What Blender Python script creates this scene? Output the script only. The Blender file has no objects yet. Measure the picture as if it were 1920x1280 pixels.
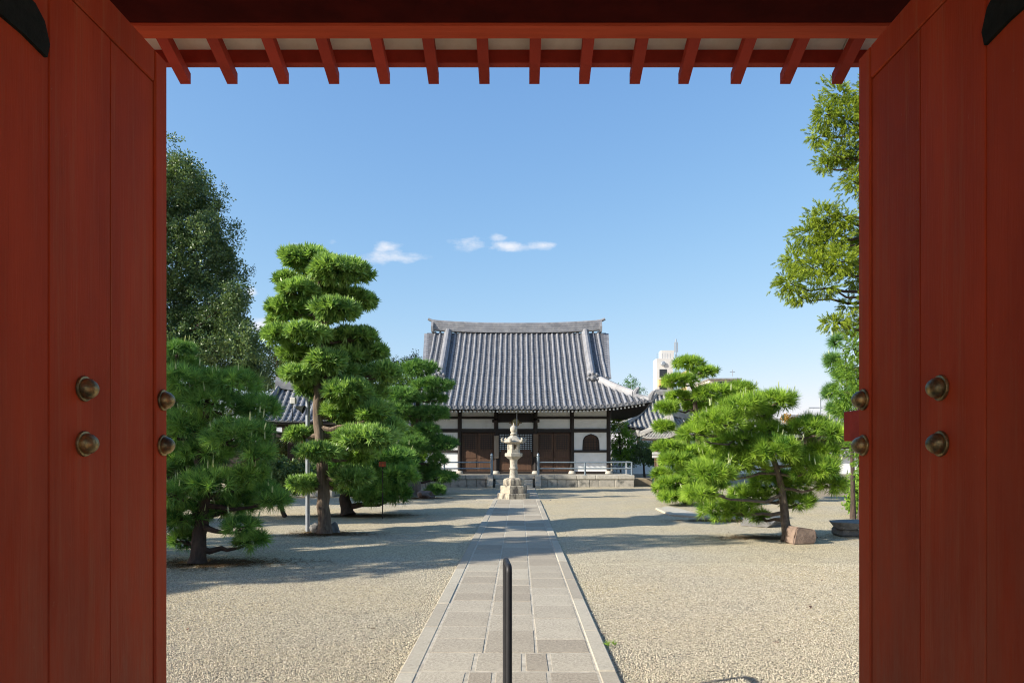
import bpy, bmesh, math, random
import numpy as np
from mathutils import Vector, Matrix

# ------------------------------------------------------------------ camera, sky, sun, exposure
scene = bpy.context.scene
COL = scene.collection
CAMZ = 1.6
F, CX, CY = 1280.0, 973.0, 849.0          # focal length and vanishing point measured on the photograph

cam_d = bpy.data.cameras.new('camera'); cam = bpy.data.objects.new('camera', cam_d); COL.objects.link(cam)
cam.location = (0, 0, CAMZ); cam.rotation_euler = (math.radians(90), 0, 0)
cam_d.sensor_width = 36; cam_d.lens = 24; cam_d.shift_x = (960 - CX) / 1920; cam_d.shift_y = (CY - 640) / 1920
cam_d.clip_end = 3000; cam_d.clip_start = 0.05
scene.camera = cam

SUN_AZ, SUN_EL = math.radians(69), math.radians(27)    # azimuth: left of straight-behind-the-camera
sun_dir = Vector((-math.sin(SUN_AZ) * math.cos(SUN_EL), -math.cos(SUN_AZ) * math.cos(SUN_EL), math.sin(SUN_EL)))

world = bpy.data.worlds.new('World'); scene.world = world; world.use_nodes = True
def build_world():
    nt = world.node_tree; N = nt.nodes; L = nt.links; N.clear()
    out = N.new('ShaderNodeOutputWorld'); bg = N.new('ShaderNodeBackground'); sky = N.new('ShaderNodeTexSky')
    sky.sky_type = 'NISHITA'; sky.sun_disc = False; sky.sun_elevation = SUN_EL
    sky.sun_rotation = math.atan2(sun_dir.x, sun_dir.y)
    sky.air_density = 1.0; sky.dust_density = 0.6; sky.ozone_density = 3.6; sky.altitude = 50
    bg.inputs['Strength'].default_value = 0.118
    tc = N.new('ShaderNodeTexCoord'); sep = N.new('ShaderNodeSeparateXYZ'); L.new(tc.outputs['Generated'], sep.inputs[0])
    def m(op, a, b=None, clamp=False):
        n = N.new('ShaderNodeMath'); n.operation = op; n.use_clamp = clamp
        for i, v in enumerate((a, b)):
            if v is None: continue
            if isinstance(v, (int, float)): n.inputs[i].default_value = v
            else: L.new(v, n.inputs[i])
        return n.outputs[0]
    ys = m('MAXIMUM', sep.outputs['Y'], 0.02)
    u = m('DIVIDE', sep.outputs['X'], ys); v = m('DIVIDE', sep.outputs['Z'], ys)
    comb = N.new('ShaderNodeCombineXYZ'); L.new(u, comb.inputs[0]); L.new(m('MULTIPLY', v, 2.0), comb.inputs[1])
    no = N.new('ShaderNodeTexNoise'); no.inputs['Scale'].default_value = 26; no.inputs['Detail'].default_value = 7; no.inputs['Roughness'].default_value = 0.62
    L.new(comb.outputs[0], no.inputs['Vector'])
    tot = None
    # small fair-weather puffs low over the hall: px, py, half width, half height, strength
    for (px, py, sx, sy, st) in [(735, 483, 58, 14, 1.0), (722, 462, 26, 12, .95), (950, 462, 40, 11, 1.0), (1020, 460, 34, 9, .9), (880, 455, 40, 16, .75),
                                 (935, 445, 24, 10, .7), (468, 548, 13, 11, 1.3), (492, 612, 32, 17, 1.25), (560, 458, 22, 6, .5), (625, 455, 14, 6, .45), (1270, 690, 60, 14, .35),
                                 (2300, 500, 160, 30, .9), (-500, 430, 150, 30, .9), (2900, 420, 200, 40, .9), (-1300, 520, 200, 34, .9)]:
        a = m('DIVIDE', m('SUBTRACT', u, (px - CX) / F), sx / F); b = m('DIVIDE', m('SUBTRACT', v, (CY - py) / F), sy / F)
        e = m('ADD', m('MULTIPLY', a, a), m('MULTIPLY', b, b))
        g = m('MULTIPLY', m('POWER', 2.718, m('MULTIPLY', e, -0.8)), st)
        tot = g if tot is None else m('MAXIMUM', tot, g)
    dens = m('MULTIPLY', m('SUBTRACT', m('ADD', m('MULTIPLY', tot, 0.66), m('MULTIPLY', no.outputs[0], 1.5)), 1.0), 1.6, True)
    dens = m('MULTIPLY', m('MULTIPLY', dens, m('MINIMUM', m('MULTIPLY', tot, 1.6), 1.0)), 0.9)
    mix = N.new('ShaderNodeMix'); mix.data_type = 'RGBA'
    def vm(op, a, b):
        n = N.new('ShaderNodeVectorMath'); n.operation = op
        for i, v in enumerate((a, b)):
            if isinstance(v, tuple): n.inputs[i].default_value = v
            else: L.new(v, n.inputs[i])
        return n.outputs[0]
    # soft shoulder on the sky's radiance so the band near the horizon keeps its blue
    soft = vm('DIVIDE', vm('MULTIPLY', sky.outputs[0], (0.90, 1.25, 2.05)), vm('ADD', vm('MULTIPLY', sky.outputs[0], (0.04, 0.19, 0.39)), (1.0, 1.0, 1.0)))
    L.new(dens, mix.inputs['Factor']); L.new(soft, mix.inputs['A']); mix.inputs['B'].default_value = (3.35, 3.45, 3.7, 1)
    L.new(mix.outputs['Result'], bg.inputs['Color']); L.new(bg.outputs[0], out.inputs[0])
build_world()

sd = bpy.data.lights.new('sun', 'SUN'); sun = bpy.data.objects.new('sun', sd); COL.objects.link(sun)
sd.energy = 3.9; sd.angle = math.radians(0.53); sd.color = (1.0, 0.93, 0.82)
sun.rotation_euler = (-sun_dir).to_track_quat('-Z', 'Y').to_euler(); sun.location = (-20, -10, 20)

scene.view_settings.view_transform = 'Standard'; scene.view_settings.look = 'None'
scene.view_settings.gamma = 1; scene.view_settings.use_curve_mapping = False
scene.view_settings.exposure = 1.22
scene.render.engine = 'CYCLES'
scene.cycles.max_bounces = 8; scene.cycles.diffuse_bounces = 5; scene.cycles.transparent_max_bounces = 8
scene.cycles.use_denoising = True
scene.cycles.filter_width = 1.1

# ------------------------------------------------------------------ helpers
rng = np.random.default_rng(7); random.seed(7)
def P(px, py, d):
    """a point that projects to pixel (px,py) of the 1920x1280 photograph at distance d"""
    return Vector(((px - CX) * d / F, d, CAMZ + (CY - py) * d / F))
def G(px, py, z=0.0):
    d = F * (CAMZ - z) / (py - CY); return Vector(((px - CX) * d / F, d, z))

ORG = {}
def tag(o, label=None, cat=None, group=None, kind=None):
    if label: o['label'] = label
    if cat: o['category'] = cat
    if group: o['group'] = group
    if kind: o['kind'] = kind
    return o
def root(name, loc, label, cat, group=None):
    o = bpy.data.objects.new(name, None); COL.objects.link(o); o.location = loc; o.empty_display_size = 0.2
    ORG[o.name] = Vector(loc); return tag(o, label, cat, group)
def org(o): return ORG.get(o.name, Vector((0, 0, 0))) if o else Vector((0, 0, 0))

def raw_mesh(name, V, T, mat, smooth=False, attr=None):
    """numpy triangles / polygons of equal size -> mesh"""
    V = np.asarray(V, dtype=np.float32); T = np.asarray(T, dtype=np.int32); k = T.shape[1]; n = len(T)
    me = bpy.data.meshes.new(name); me.vertices.add(len(V)); me.vertices.foreach_set('co', V.ravel())
    me.loops.add(n * k); me.loops.foreach_set('vertex_index', T.ravel())
    me.polygons.add(n); me.polygons.foreach_set('loop_start', np.arange(0, n * k, k, dtype=np.int32))
    if smooth: me.polygons.foreach_set('use_smooth', np.ones(n, dtype=bool))
    if attr is not None:
        a = me.attributes.new('tint', 'FLOAT', 'POINT'); a.data.foreach_set('value', np.asarray(attr, dtype=np.float32))
    me.materials.append(mat); me.update(calc_edges=True); return me
def link(name, me, parent=None, loc=None):
    o = bpy.data.objects.new(name, me); COL.objects.link(o)
    if parent: o.parent = parent; ORG[o.name] = org(parent)
    if loc is not None: o.location = loc
    return o

class MB:
    def __init__(s): s.V = []; s.Fc = []
    def add(s, V, Fc):
        n = len(s.V); s.V += [tuple(v) for v in V]; s.Fc += [tuple(i + n for i in f) for f in Fc]; return s
    def box(s, a, b, M=None):
        (x0, y0, z0), (x1, y1, z1) = a, b
        V = [(x0,y0,z0),(x1,y0,z0),(x1,y1,z0),(x0,y1,z0),(x0,y0,z1),(x1,y0,z1),(x1,y1,z1),(x0,y1,z1)]
        if M is not None: V = [M @ Vector(v) for v in V]
        return s.add(V, [(3,2,1,0),(4,5,6,7),(0,1,5,4),(1,2,6,5),(2,3,7,6),(3,0,4,7)])
    def cbox(s, a, b, c=0.01, M=None):
        """box with chamfered edges"""
        bm = bmesh.new(); ce = [(p + q) / 2 for p, q in zip(a, b)]; sz = [abs(q - p) for p, q in zip(a, b)]
        bmesh.ops.create_cube(bm, size=1, matrix=Matrix.Translation(ce) @ Matrix.Diagonal((*sz, 1)))
        bmesh.ops.bevel(bm, geom=bm.edges[:], offset=min(c, min(sz) * .45), segments=1, affect='EDGES', profile=.5)
        if M is not None: bm.transform(M)
        bm.verts.index_update(); s.add([v.co.copy() for v in bm.verts], [[v.index for v in f.verts] for f in bm.faces]); bm.free(); return s
    def tube(s, pts, rad, n=8, caps=True, squash=None):
        pts = [Vector(p) for p in pts]; rings = []; V = []; Fc = []
        if not hasattr(rad, '__len__'): rad = [rad] * len(pts)
        up = Vector((0, 0, 1)); prev = None
        for i, p in enumerate(pts):
            t = (pts[min(i + 1, len(pts) - 1)] - pts[max(i - 1, 0)]).normalized()
            if prev is None:
                a = t.cross(up) if abs(t.z) < .95 else t.cross(Vector((0, 1, 0)))
            else: a = prev - t * prev.dot(t)
            a.normalize(); b = t.cross(a); prev = a
            for k in range(n):
                w = 2 * math.pi * k / n; V.append(p + (a * math.cos(w) + b * math.sin(w)) * rad[i])
        for i in range(len(pts) - 1):
            for k in range(n):
                k2 = (k + 1) % n; Fc.append((i*n+k, i*n+k2, (i+1)*n+k2, (i+1)*n+k))
        if caps: Fc.append(tuple(range(n - 1, -1, -1))); Fc.append(tuple((len(pts)-1)*n + k for k in range(n)))
        return s.add(V, Fc)
    def lathe(s, prof, n=16, c=(0, 0, 0), rot=0.0, M=None):
        V = []; Fc = []
        for (r, z) in prof:
            for k in range(n):
                w = rot + 2 * math.pi * k / n; V.append(Vector((c[0] + r * math.cos(w), c[1] + r * math.sin(w), c[2] + z)))
        m = len(prof)
        for i in range(m - 1):
            for k in range(n):
                k2 = (k + 1) % n; Fc.append((i*n+k, i*n+k2, (i+1)*n+k2, (i+1)*n+k))
        Fc.append(tuple(range(n - 1, -1, -1))); Fc.append(tuple((m-1)*n + k for k in range(n)))
        if M is not None: V = [M @ v for v in V]
        return s.add(V, Fc)
    def sweep(s, pts, prof, side, up=(0, 0, 1), caps=True):
        """sweep a closed 2-D profile (side, up) along points"""
        V = []; Fc = []; n = len(prof); side = Vector(side); up = Vector(up)
        for p in pts:
            for (a, b) in prof: V.append(Vector(p) + side * a + up * b)
        for i in range(len(pts) - 1):
            for k in range(n):
                k2 = (k + 1) % n; Fc.append((i*n+k, i*n+k2, (i+1)*n+k2, (i+1)*n+k))
        if caps: Fc.append(tuple(range(n - 1, -1, -1))); Fc.append(tuple((len(pts)-1)*n + k for k in range(n)))
        return s.add(V, Fc)
    def prism(s, poly, y0, y1):
        """polygon in x,z extruded in y"""
        n = len(poly); V = [(x, y0, z) for x, z in poly] + [(x, y1, z) for x, z in poly]
        Fc = [tuple(range(n)), tuple(range(2*n - 1, n - 1, -1))] + [((k+1) % n, k, n + k, n + (k+1) % n) for k in range(n)]
        return s.add(V, Fc)
    def build(s, name, mat, parent=None, smooth=False, fix=True):
        o0 = org(parent); me = bpy.data.meshes.new(name)
        me.from_pydata([(v[0]-o0.x, v[1]-o0.y, v[2]-o0.z) for v in s.V], [], s.Fc)
        if fix:
            bm = bmesh.new(); bm.from_mesh(me); bmesh.ops.recalc_face_normals(bm, faces=bm.faces[:]); bm.to_mesh(me); bm.free()
        if smooth:
            me.polygons.foreach_set('use_smooth', [True] * len(me.polygons))
            me.set_sharp_from_angle(angle=math.radians(42))
        me.materials.append(mat); me.update(); return link(name, me, parent)

# ------------------------------------------------------------------ materials
def nodes_of(name):
    m = bpy.data.materials.new(name); m.use_nodes = True; nt = m.node_tree; nt.nodes.clear()
    out = nt.nodes.new('ShaderNodeOutputMaterial'); b = nt.nodes.new('ShaderNodeBsdfPrincipled'); nt.links.new(b.outputs[0], out.inputs[0])
    return m, nt, b, out
def c4(c): return (*c, 1) if len(c) == 3 else c
def mixc(nt, fac, a, b, mode='MIX'):
    n = nt.nodes.new('ShaderNodeMix'); n.data_type = 'RGBA'; n.blend_type = mode
    for key, v in (('Factor', fac), ('A', a), ('B', b)):
        if isinstance(v, (int, float)): n.inputs[key].default_value = v
        elif isinstance(v, tuple): n.inputs[key].default_value = c4(v)
        else: nt.links.new(v, n.inputs[key])
    return n.outputs['Result']
def noise(nt, scale, detail=5, rough=.6, vec=None, stretch=None):
    tc = nt.nodes.new('ShaderNodeTexCoord'); src = tc.outputs['Object']
    if stretch:
        mp = nt.nodes.new('ShaderNodeMapping'); mp.inputs['Scale'].default_value = stretch; nt.links.new(src, mp.inputs[0]); src = mp.outputs[0]
    n = nt.nodes.new('ShaderNodeTexNoise'); n.inputs['Scale'].default_value = scale; n.inputs['Detail'].default_value = detail; n.inputs['Roughness'].default_value = rough
    nt.links.new(src, n.inputs['Vector']); return n.outputs[0]
def ramp(nt, src, lo, hi, a=0.0, b=1.0):
    n = nt.nodes.new('ShaderNodeMapRange'); n.inputs[1].default_value = lo; n.inputs[2].default_value = hi; n.inputs[3].default_value = a; n.inputs[4].default_value = b
    nt.links.new(src, n.inputs[0]); return n.outputs[0]
def bump(nt, b, h, strength, dist=0.01):
    n = nt.nodes.new('ShaderNodeBump'); n.inputs['Strength'].default_value = strength; n.inputs['Distance'].default_value = dist
    nt.links.new(h, n.inputs['Height']); nt.links.new(n.outputs[0], b.inputs['Normal'])
def pmat(name, c1, c2=None, scale=6, rough=.7, bumpk=0.0, bscale=40, stain=None, sscale=2.0, slo=.5, shi=.7, stretch=None, rnd=0.0, metal=0.0, spec=.4, sstretch=None, bdist=.01):
    m, nt, b, out = nodes_of(name); c2 = c2 or tuple(v * .75 for v in c1)
    col = mixc(nt, ramp(nt, noise(nt, scale, stretch=stretch), .35, .65), c1, c2)
    if stain: col = mixc(nt, ramp(nt, noise(nt, sscale, 6, .65, stretch=sstretch or stretch), slo, shi), col, stain)
    if rnd:
        oi = nt.nodes.new('ShaderNodeObjectInfo'); col = mixc(nt, 1.0, col, mixc(nt, oi.outputs['Random'], tuple([1 - rnd] * 3), tuple([1 + rnd] * 3)), 'MULTIPLY')
    nt.links.new(col, b.inputs['Base Color']); b.inputs['Roughness'].default_value = rough; b.inputs['Metallic'].default_value = metal
    b.inputs['Specular IOR Level'].default_value = spec
    if bumpk: bump(nt, b, noise(nt, bscale, 6, .65, stretch=stretch), bumpk, bdist)
    return m
def leafmat(name, dark, light, trans=.3, rough=.55, spec=.12):
    m, nt, b, out = nodes_of(name); at = nt.nodes.new('ShaderNodeAttribute'); at.attribute_name = 'tint'
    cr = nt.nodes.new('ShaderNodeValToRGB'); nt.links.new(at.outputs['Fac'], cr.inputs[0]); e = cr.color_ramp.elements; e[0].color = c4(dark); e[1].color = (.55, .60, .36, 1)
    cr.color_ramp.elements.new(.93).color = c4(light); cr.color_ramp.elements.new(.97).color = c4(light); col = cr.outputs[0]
    nt.links.new(col, b.inputs['Base Color']); b.inputs['Roughness'].default_value = rough
    b.inputs['Specular IOR Level'].default_value = spec
    tr = nt.nodes.new('ShaderNodeBsdfTranslucent'); nt.links.new(mixc(nt, 1.0, col, (1.25, 1.25, .6), 'MULTIPLY'), tr.inputs[0])
    mx = nt.nodes.new('ShaderNodeMixShader'); mx.inputs[0].default_value = trans
    nt.links.new(b.outputs[0], mx.inputs[1]); nt.links.new(tr.outputs[0], mx.inputs[2]); nt.links.new(mx.outputs[0], out.inputs[0]); return m

M = {}
def door_mat():
    m, nt, b, out = nodes_of('vermilion_door')
    col = mixc(nt, ramp(nt, noise(nt, 2.0, 5, .6, stretch=(1, 2, .6)), .35, .68), (.45, .066, .022), (.33, .049, .018))
    col = mixc(nt, ramp(nt, noise(nt, 2.6, 6, .7, stretch=(1, 9, .28)), .50, .78, 0, .75), col, (.38, .12, .055))
    col = mixc(nt, ramp(nt, noise(nt, 9, 5, .7, stretch=(1, 8, .12)), .58, .75, 0, .45), col, (.23, .028, .009))
    col = mixc(nt, ramp(nt, noise(nt, 34, 4, .75, stretch=(1, 1, .6)), .69, .74, 0, .55), col, (.42, .17, .09))
    # dusty wear on the lower half, where hands and weather reach
    tc = nt.nodes.new('ShaderNodeTexCoord'); sp = nt.nodes.new('ShaderNodeSeparateXYZ'); nt.links.new(tc.outputs['Object'], sp.inputs[0])
    mu = nt.nodes.new('ShaderNodeMath'); mu.operation = 'MULTIPLY'; nt.links.new(ramp(nt, sp.outputs[2], .2, 2.0, 1, 0), mu.inputs[0]); nt.links.new(ramp(nt, noise(nt, 3.5, 6, .7, stretch=(1, 3, .5)), .38, .66, .1, .85), mu.inputs[1])
    col = mixc(nt, mu.outputs[0], col, (.36, .135, .075))
    oi = nt.nodes.new('ShaderNodeObjectInfo'); col = mixc(nt, 1.0, col, mixc(nt, oi.outputs['Random'], (.92, .92, .92), (1.08, 1.06, 1.04)), 'MULTIPLY')
    nt.links.new(col, b.inputs['Base Color']); b.inputs['Roughness'].default_value = .6; b.inputs['Specular IOR Level'].default_value = .06
    bump(nt, b, noise(nt, 24, 6, .7, stretch=(1, 6, .25)), .25, .006); return m
M['door'] = door_mat()
M['beam'] = pmat('vermilion_beam', (.55, .085, .035), (.42, .062, .026), 5, .7, .3, 50, stretch=(.3, 3, 3), spec=.08)
M['lintel'] = pmat('shaded_red_wood', (.062, .008, .006), (.04, .006, .005), 5, .9, .2, 50, spec=.02)  # red timber darkened: the gate's interior shade is put into the colour
M['rafter'] = pmat('red_rafter', (.40, .052, .032), (.30, .042, .027), 8, .7, .3, 60, spec=.1, rnd=.14)
M['soffit'] = pmat('white_soffit_board', (.86, .82, .70), (.72, .67, .55), 7, .8, .2, 40)
M['iron'] = pmat('black_iron', (.012, .016, .014), (.02, .024, .02), 20, .75, .3, 90, spec=.08)
M['bronze'] = pmat('aged_bronze', (.42, .31, .13), (.13, .11, .06), 18, .36, .3, 70, metal=.75, stain=(.06, .07, .05), sscale=12)
M['blackpaint'] = pmat('black_paint', (.012, .013, .015), (.018, .018, .02), 30, .55, .05, 80)
M['plaster'] = pmat('white_plaster', (.86, .86, .84), (.80, .80, .77), 2.5, .85, .1, 30, stain=(.66, .64, .58), sscale=1.6, slo=.56, shi=.8)
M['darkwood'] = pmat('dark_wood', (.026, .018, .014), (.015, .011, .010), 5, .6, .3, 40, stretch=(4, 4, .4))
M['brownwood'] = pmat('brown_wood', (.12, .062, .034), (.07, .036, .021), 4, .6, .3, 40, stretch=(5, 5, .4))
M['palewood'] = pmat('pale_board', (.34, .27, .20), (.27, .21, .155), 4, .7, .2, 40, stretch=(6, 6, .4))
M['brownboard'] = pmat('brown_board', (.16, .11, .075), (.12, .08, .05), 4, .7, .2, 40, stretch=(6, 6, .4))
M['paper'] = pmat('shoji_paper', (.72, .74, .74), (.66, .68, .68), 4, .9)
M['tile'] = pmat('grey_roof_tile', (.23, .235, .248), (.15, .154, .166), 2.2, .52, .3, 30, stain=(.29, .285, .275), sscale=5, slo=.5, shi=.75, rnd=.10, spec=.5)
M['tilepan'] = pmat('grey_pan_tile', (.14, .143, .155), (.085, .088, .097), 4.0, .5, .3, 30, stain=(.15, .15, .155), sscale=6, slo=.5, shi=.75, spec=.5)
M['tileold'] = pmat('weathered_roof_tile', (.26, .255, .24), (.15, .15, .145), 3.0, .6, .3, 20, stain=(.36, .35, .31), sscale=5, slo=.5, shi=.7)
M['stone'] = pmat('granite_block', (.40, .37, .31), (.31, .29, .245), 9, .85, .4, 60, stain=(.10, .10, .085), sscale=2.8, slo=.52, shi=.68, rnd=.14)
M['stonecap'] = pmat('granite_cap', (.46, .43, .36), (.37, .345, .29), 10, .85, .35, 60, rnd=.1, stain=(.25, .24, .2), sscale=3, slo=.55, shi=.75)
M['lantern'] = pmat('lantern_granite', (.46, .42, .34), (.36, .33, .27), 14, .85, .4, 70, stain=(.20, .19, .165), sscale=5.5, slo=.50, shi=.68)
M['lanternbase'] = pmat('lantern_base_granite', (.44, .39, .30), (.34, .30, .23), 12, .88, .5, 60, stain=(.09, .08, .07), sscale=4.5, slo=.47, shi=.62, sstretch=(1.6, 1.6, .55))
M['railblue'] = pmat('blue_grey_metal', (.22, .27, .30), (.17, .21, .24), 10, .4, .05, 40, metal=.3)
M['galv'] = pmat('galvanised_steel', (.36, .39, .42), (.29, .32, .35), 12, .45, .05, 40, metal=.4)
M['concrete'] = pmat('white_concrete', (.60, .59, .56), (.52, .51, .485), .6, .9)
M['orange'] = pmat('ochre_concrete', (.72, .50, .22), (.64, .44, .2), .6, .9)
M['beige'] = pmat('beige_concrete', (.58, .53, .44), (.5, .46, .38), .5, .9)
M['glassdark'] = pmat('dark_glass', (.03, .035, .04), (.02, .022, .025), 4, .12)
M['bark'] = pmat('pine_bark', (.085, .058, .042), (.04, .03, .024), 14, .9, .9, 22, stretch=(1, 1, .35), bdist=.03)
M['barkpale'] = pmat('pale_bark', (.22, .165, .115), (.10, .07, .05), 9, .9, .9, 18, stretch=(2.5, 2.5, .22), bdist=.03)
M['barkgrey'] = pmat('grey_bark', (.17, .135, .10), (.085, .065, .05), 16, .9, .9, 22, stretch=(1, 1, .5), bdist=.02)
M['rockred'] = pmat('reddish_rock', (.27, .195, .145), (.18, .13, .10), 7, .85, .6, 25, stain=(.13, .09, .07), sscale=5, slo=.52, shi=.68, bdist=.03)
M['rockgrey'] = pmat('grey_rock', (.20, .195, .185), (.11, .11, .105), 6, .9, .7, 20, stain=(.30, .29, .27), sscale=7, slo=.55, shi=.7, bdist=.03)
M['rockbrown'] = pmat('brown_boulder', (.15, .12, .10), (.085, .07, .06), 4, .9, .7, 14, bdist=.04)
M['litter'] = leafmat('needle_litter', (.05, .038, .018), (.20, .115, .05), .1, .8)
M['orangepanel'] = pmat('orange_panel', (.75, .13, .03), (.65, .1, .03), 8, .6)
M['deadleaf'] = pmat('dry_leaf', (.12, .05, .025), (.08, .03, .02), 30, .8, rnd=.4)
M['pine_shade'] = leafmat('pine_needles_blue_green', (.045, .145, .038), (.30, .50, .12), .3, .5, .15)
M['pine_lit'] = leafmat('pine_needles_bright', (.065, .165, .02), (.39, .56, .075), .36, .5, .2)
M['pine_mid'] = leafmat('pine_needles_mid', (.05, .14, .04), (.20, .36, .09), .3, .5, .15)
M['maki'] = leafmat('podocarpus_leaves', (.06, .15, .035), (.37, .55, .15), .3, .36, .35)
M['camphor'] = leafmat('camphor_leaves', (.03, .075, .032), (.16, .23, .08), .25, .38, .35)
M['cedar'] = leafmat('cedar_sprays', (.09, .155, .02), (.40, .49, .06), .4)
M['shrub'] = leafmat('shrub_leaves', (.07, .17, .02), (.25, .40, .05), .35, .4, .3)
M['olive'] = leafmat('olive_foliage', (.045, .07, .025), (.12, .14, .045), .3)
M['autumn'] = leafmat('autumn_leaves', (.22, .14, .02), (.38, .20, .03), .35)

def gravel_mat():
    m, nt, b, out = nodes_of('gravel'); L = nt.links
    tc = nt.nodes.new('ShaderNodeTexCoord')
    v = nt.nodes.new('ShaderNodeTexVoronoi'); v.inputs['Scale'].default_value = 68; L.new(tc.outputs['Object'], v.inputs['Vector'])
    sp = nt.nodes.new('ShaderNodeSeparateColor'); L.new(v.outputs['Color'], sp.inputs[0])
    cr = nt.nodes.new('ShaderNodeValToRGB'); L.new(sp.outputs[0], cr.inputs[0]); e = cr.color_ramp.elements
    e[0].position = 0; e[0].color = (.11, .10, .085, 1); e[1].position = 1; e[1].color = (.64, .57, .42, 1)
    for p, c in ((.16, (.275, .243, .18, 1)), (.5, (.43, .38, .275, 1)), (.8, (.51, .455, .33, 1))):
        k = cr.color_ramp.elements.new(p); k.color = c
    col = mixc(nt, ramp(nt, noise(nt, .35, 4, .6), .38, .66), cr.outputs[0], mixc(nt, 1.0, cr.outputs[0], (1.10, 1.04, .90), 'MULTIPLY'))
    col = mixc(nt, ramp(nt, noise(nt, .8, 5, .7, stretch=(.5, 1.6, 1)), .52, .70, 0, .35), col, mixc(nt, 1.0, col, (1.18, 1.15, 1.08), 'MULTIPLY'))
    col = mixc(nt, ramp(nt, noise(nt, 1.3, 6, .7), .52, .74, 0, .42), col, mixc(nt, 1.0, col, (.72, .72, .74), 'MULTIPLY'))
    L.new(col, b.inputs['Base Color']); b.inputs['Roughness'].default_value = .9; b.inputs['Specular IOR Level'].default_value = .2
    iv = nt.nodes.new('ShaderNodeMath'); iv.operation = 'SUBTRACT'; iv.inputs[0].default_value = 1; L.new(v.outputs['Distance'], iv.inputs[1])
    bump(nt, b, iv.outputs[0], .85, .011); return m
M['gravel'] = gravel_mat()
def pebble_mat():
    m, nt, b, out = nodes_of('pebbles'); at = nt.nodes.new('ShaderNodeAttribute'); at.attribute_name = 'tint'
    cr = nt.nodes.new('ShaderNodeValToRGB'); nt.links.new(at.outputs['Fac'], cr.inputs[0]); e = cr.color_ramp.elements
    e[0].position = 0; e[0].color = (.12, .11, .095, 1); e[1].position = 1; e[1].color = (.67, .60, .455, 1)
    for p, c in ((.12, (.28, .25, .19, 1)), (.5, (.435, .385, .285, 1)), (.85, (.53, .47, .35, 1))): cr.color_ramp.elements.new(p).color = c
    nt.links.new(cr.outputs[0], b.inputs['Base Color']); b.inputs['Roughness'].default_value = .85; b.inputs['Specular IOR Level'].default_value = .2; return m
M['pebble'] = pebble_mat()
def slab_mat(name, a, c, stain):
    m, nt, b, out = nodes_of(name); L = nt.links
    col = mixc(nt, ramp(nt, noise(nt, 46, 5, .85), .42, .58), a, c)
    col = mixc(nt, ramp(nt, noise(nt, 3.2, 5, .6), .45, .75, 0, .75), col, stain)
    oi = nt.nodes.new('ShaderNodeObjectInfo'); col = mixc(nt, 1.0, col, mixc(nt, oi.outputs['Random'], (.84, .82, .80), (1.12, 1.13, 1.12)), 'MULTIPLY')
    L.new(col, b.inputs['Base Color']); b.inputs['Roughness'].default_value = .85; b.inputs['Specular IOR Level'].default_value = .25
    col = mixc(nt, ramp(nt, noise(nt, 7, 6, .75), .56, .72, 0, .55), col, tuple(v * .5 for v in c)); L.new(col, b.inputs['Base Color'])
    bump(nt, b, noise(nt, 60, 6, .75), .45, .006); return m
M['slab'] = slab_mat('paving_granite', (.45, .40, .31), (.27, .235, .185), (.43, .38, .295))
M['kerb'] = slab_mat('kerb_granite', (.43, .39, .31), (.34, .305, .24), (.44, .395, .31))
M['mortar'] = pmat('mortar', (.50, .455, .365), (.33, .295, .23), 14, .95, .3, 80)
M['soil'] = pmat('bare_earth', (.30, .24, .155), (.22, .175, .115), 5, .95, .5, 60)

# ------------------------------------------------------------------ the setting: ground, path
def grid_mesh(name, x0, x1, y0, y1, nx, ny, z, mat):
    xs = np.linspace(x0, x1, nx + 1); ys = np.linspace(y0, y1, ny + 1)
    V = np.array([(x, y, z) for y in ys for x in xs]); i = np.arange(nx * ny); r = i // nx; c = i % nx; a = r * (nx + 1) + c
    return raw_mesh(name, V, np.stack([a, a + 1, a + nx + 2, a + nx + 1], 1), mat)
tag(link('ground', grid_mesh('ground', -400, 400, -60, 900, 8, 8, 0.0, M['gravel'])), kind='structure')

PX0, PX1, PK0, PK1 = -0.865, 0.713, -0.722, 0.572      # path outer edges and kerb inner edges
path = tag(MB().box((PX0 + .012, 3.5, -.05), (PX1 - .012, 31.4, .0212)).build('path', M['mortar']), kind='structure')
def piece(name, a, b, mat, parent, c=.008, dz=0.0, skew=0.0):
    ce = Vector([(p + q) / 2 for p, q in zip(a, b)]); h = [(q - p) / 2 for p, q in zip(a, b)]
    Mx = Matrix.Rotation(skew, 4, 'Z')
    mb = MB().cbox([-v for v in h], h, c, Mx); o = mb.build(name, mat, None, fix=False); o.parent = parent; o.location = ce + Vector((0, 0, dz)); return o
R = random.Random(11)
def slab(x0, x1, y0, y1, g=.009):
    piece('paving_slab', (x0 + g + R.uniform(-.002, .003), y0 + g + R.uniform(-.003, .004), -.02), (x1 - g, y1 - g, .0235), M['slab'], path, .007, R.uniform(-.0015, .002), R.uniform(-.006, .006))
W3 = (PK1 - PK0) / 3
def xr(f): return PK0 + (PK1 - PK0) * f
for (y0, y1, fs) in [(3.75, 4.28, (0, .3, .62, 1)), (4.28, 4.93, (0, .27, .42, .72, 1)), (4.93, 5.39, (0, .30, .585, .735, 1))]:
    for a, b in zip(fs, fs[1:]): slab(xr(a), xr(b), y0, y1, .0105)
jx = [0, .012, -.004, 0]
for ci in range(3):
    y = 5.39
    while y < 23.0:
        ln = R.choice((.42, .5, .56, .62, .7)) * R.uniform(.93, 1.08)
        if y < 17.3 and y + ln > 17.0: ln = 17.3 - y
        if y + ln > 22.8: ln = 23.05 - y
        if ln > .12: slab(PK0 + W3 * ci + (jx[ci] if ci else .004), PK0 + W3 * (ci + 1) + (jx[ci + 1] if ci < 2 else -.004), y, y + ln, .0055)
        y += ln
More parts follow.
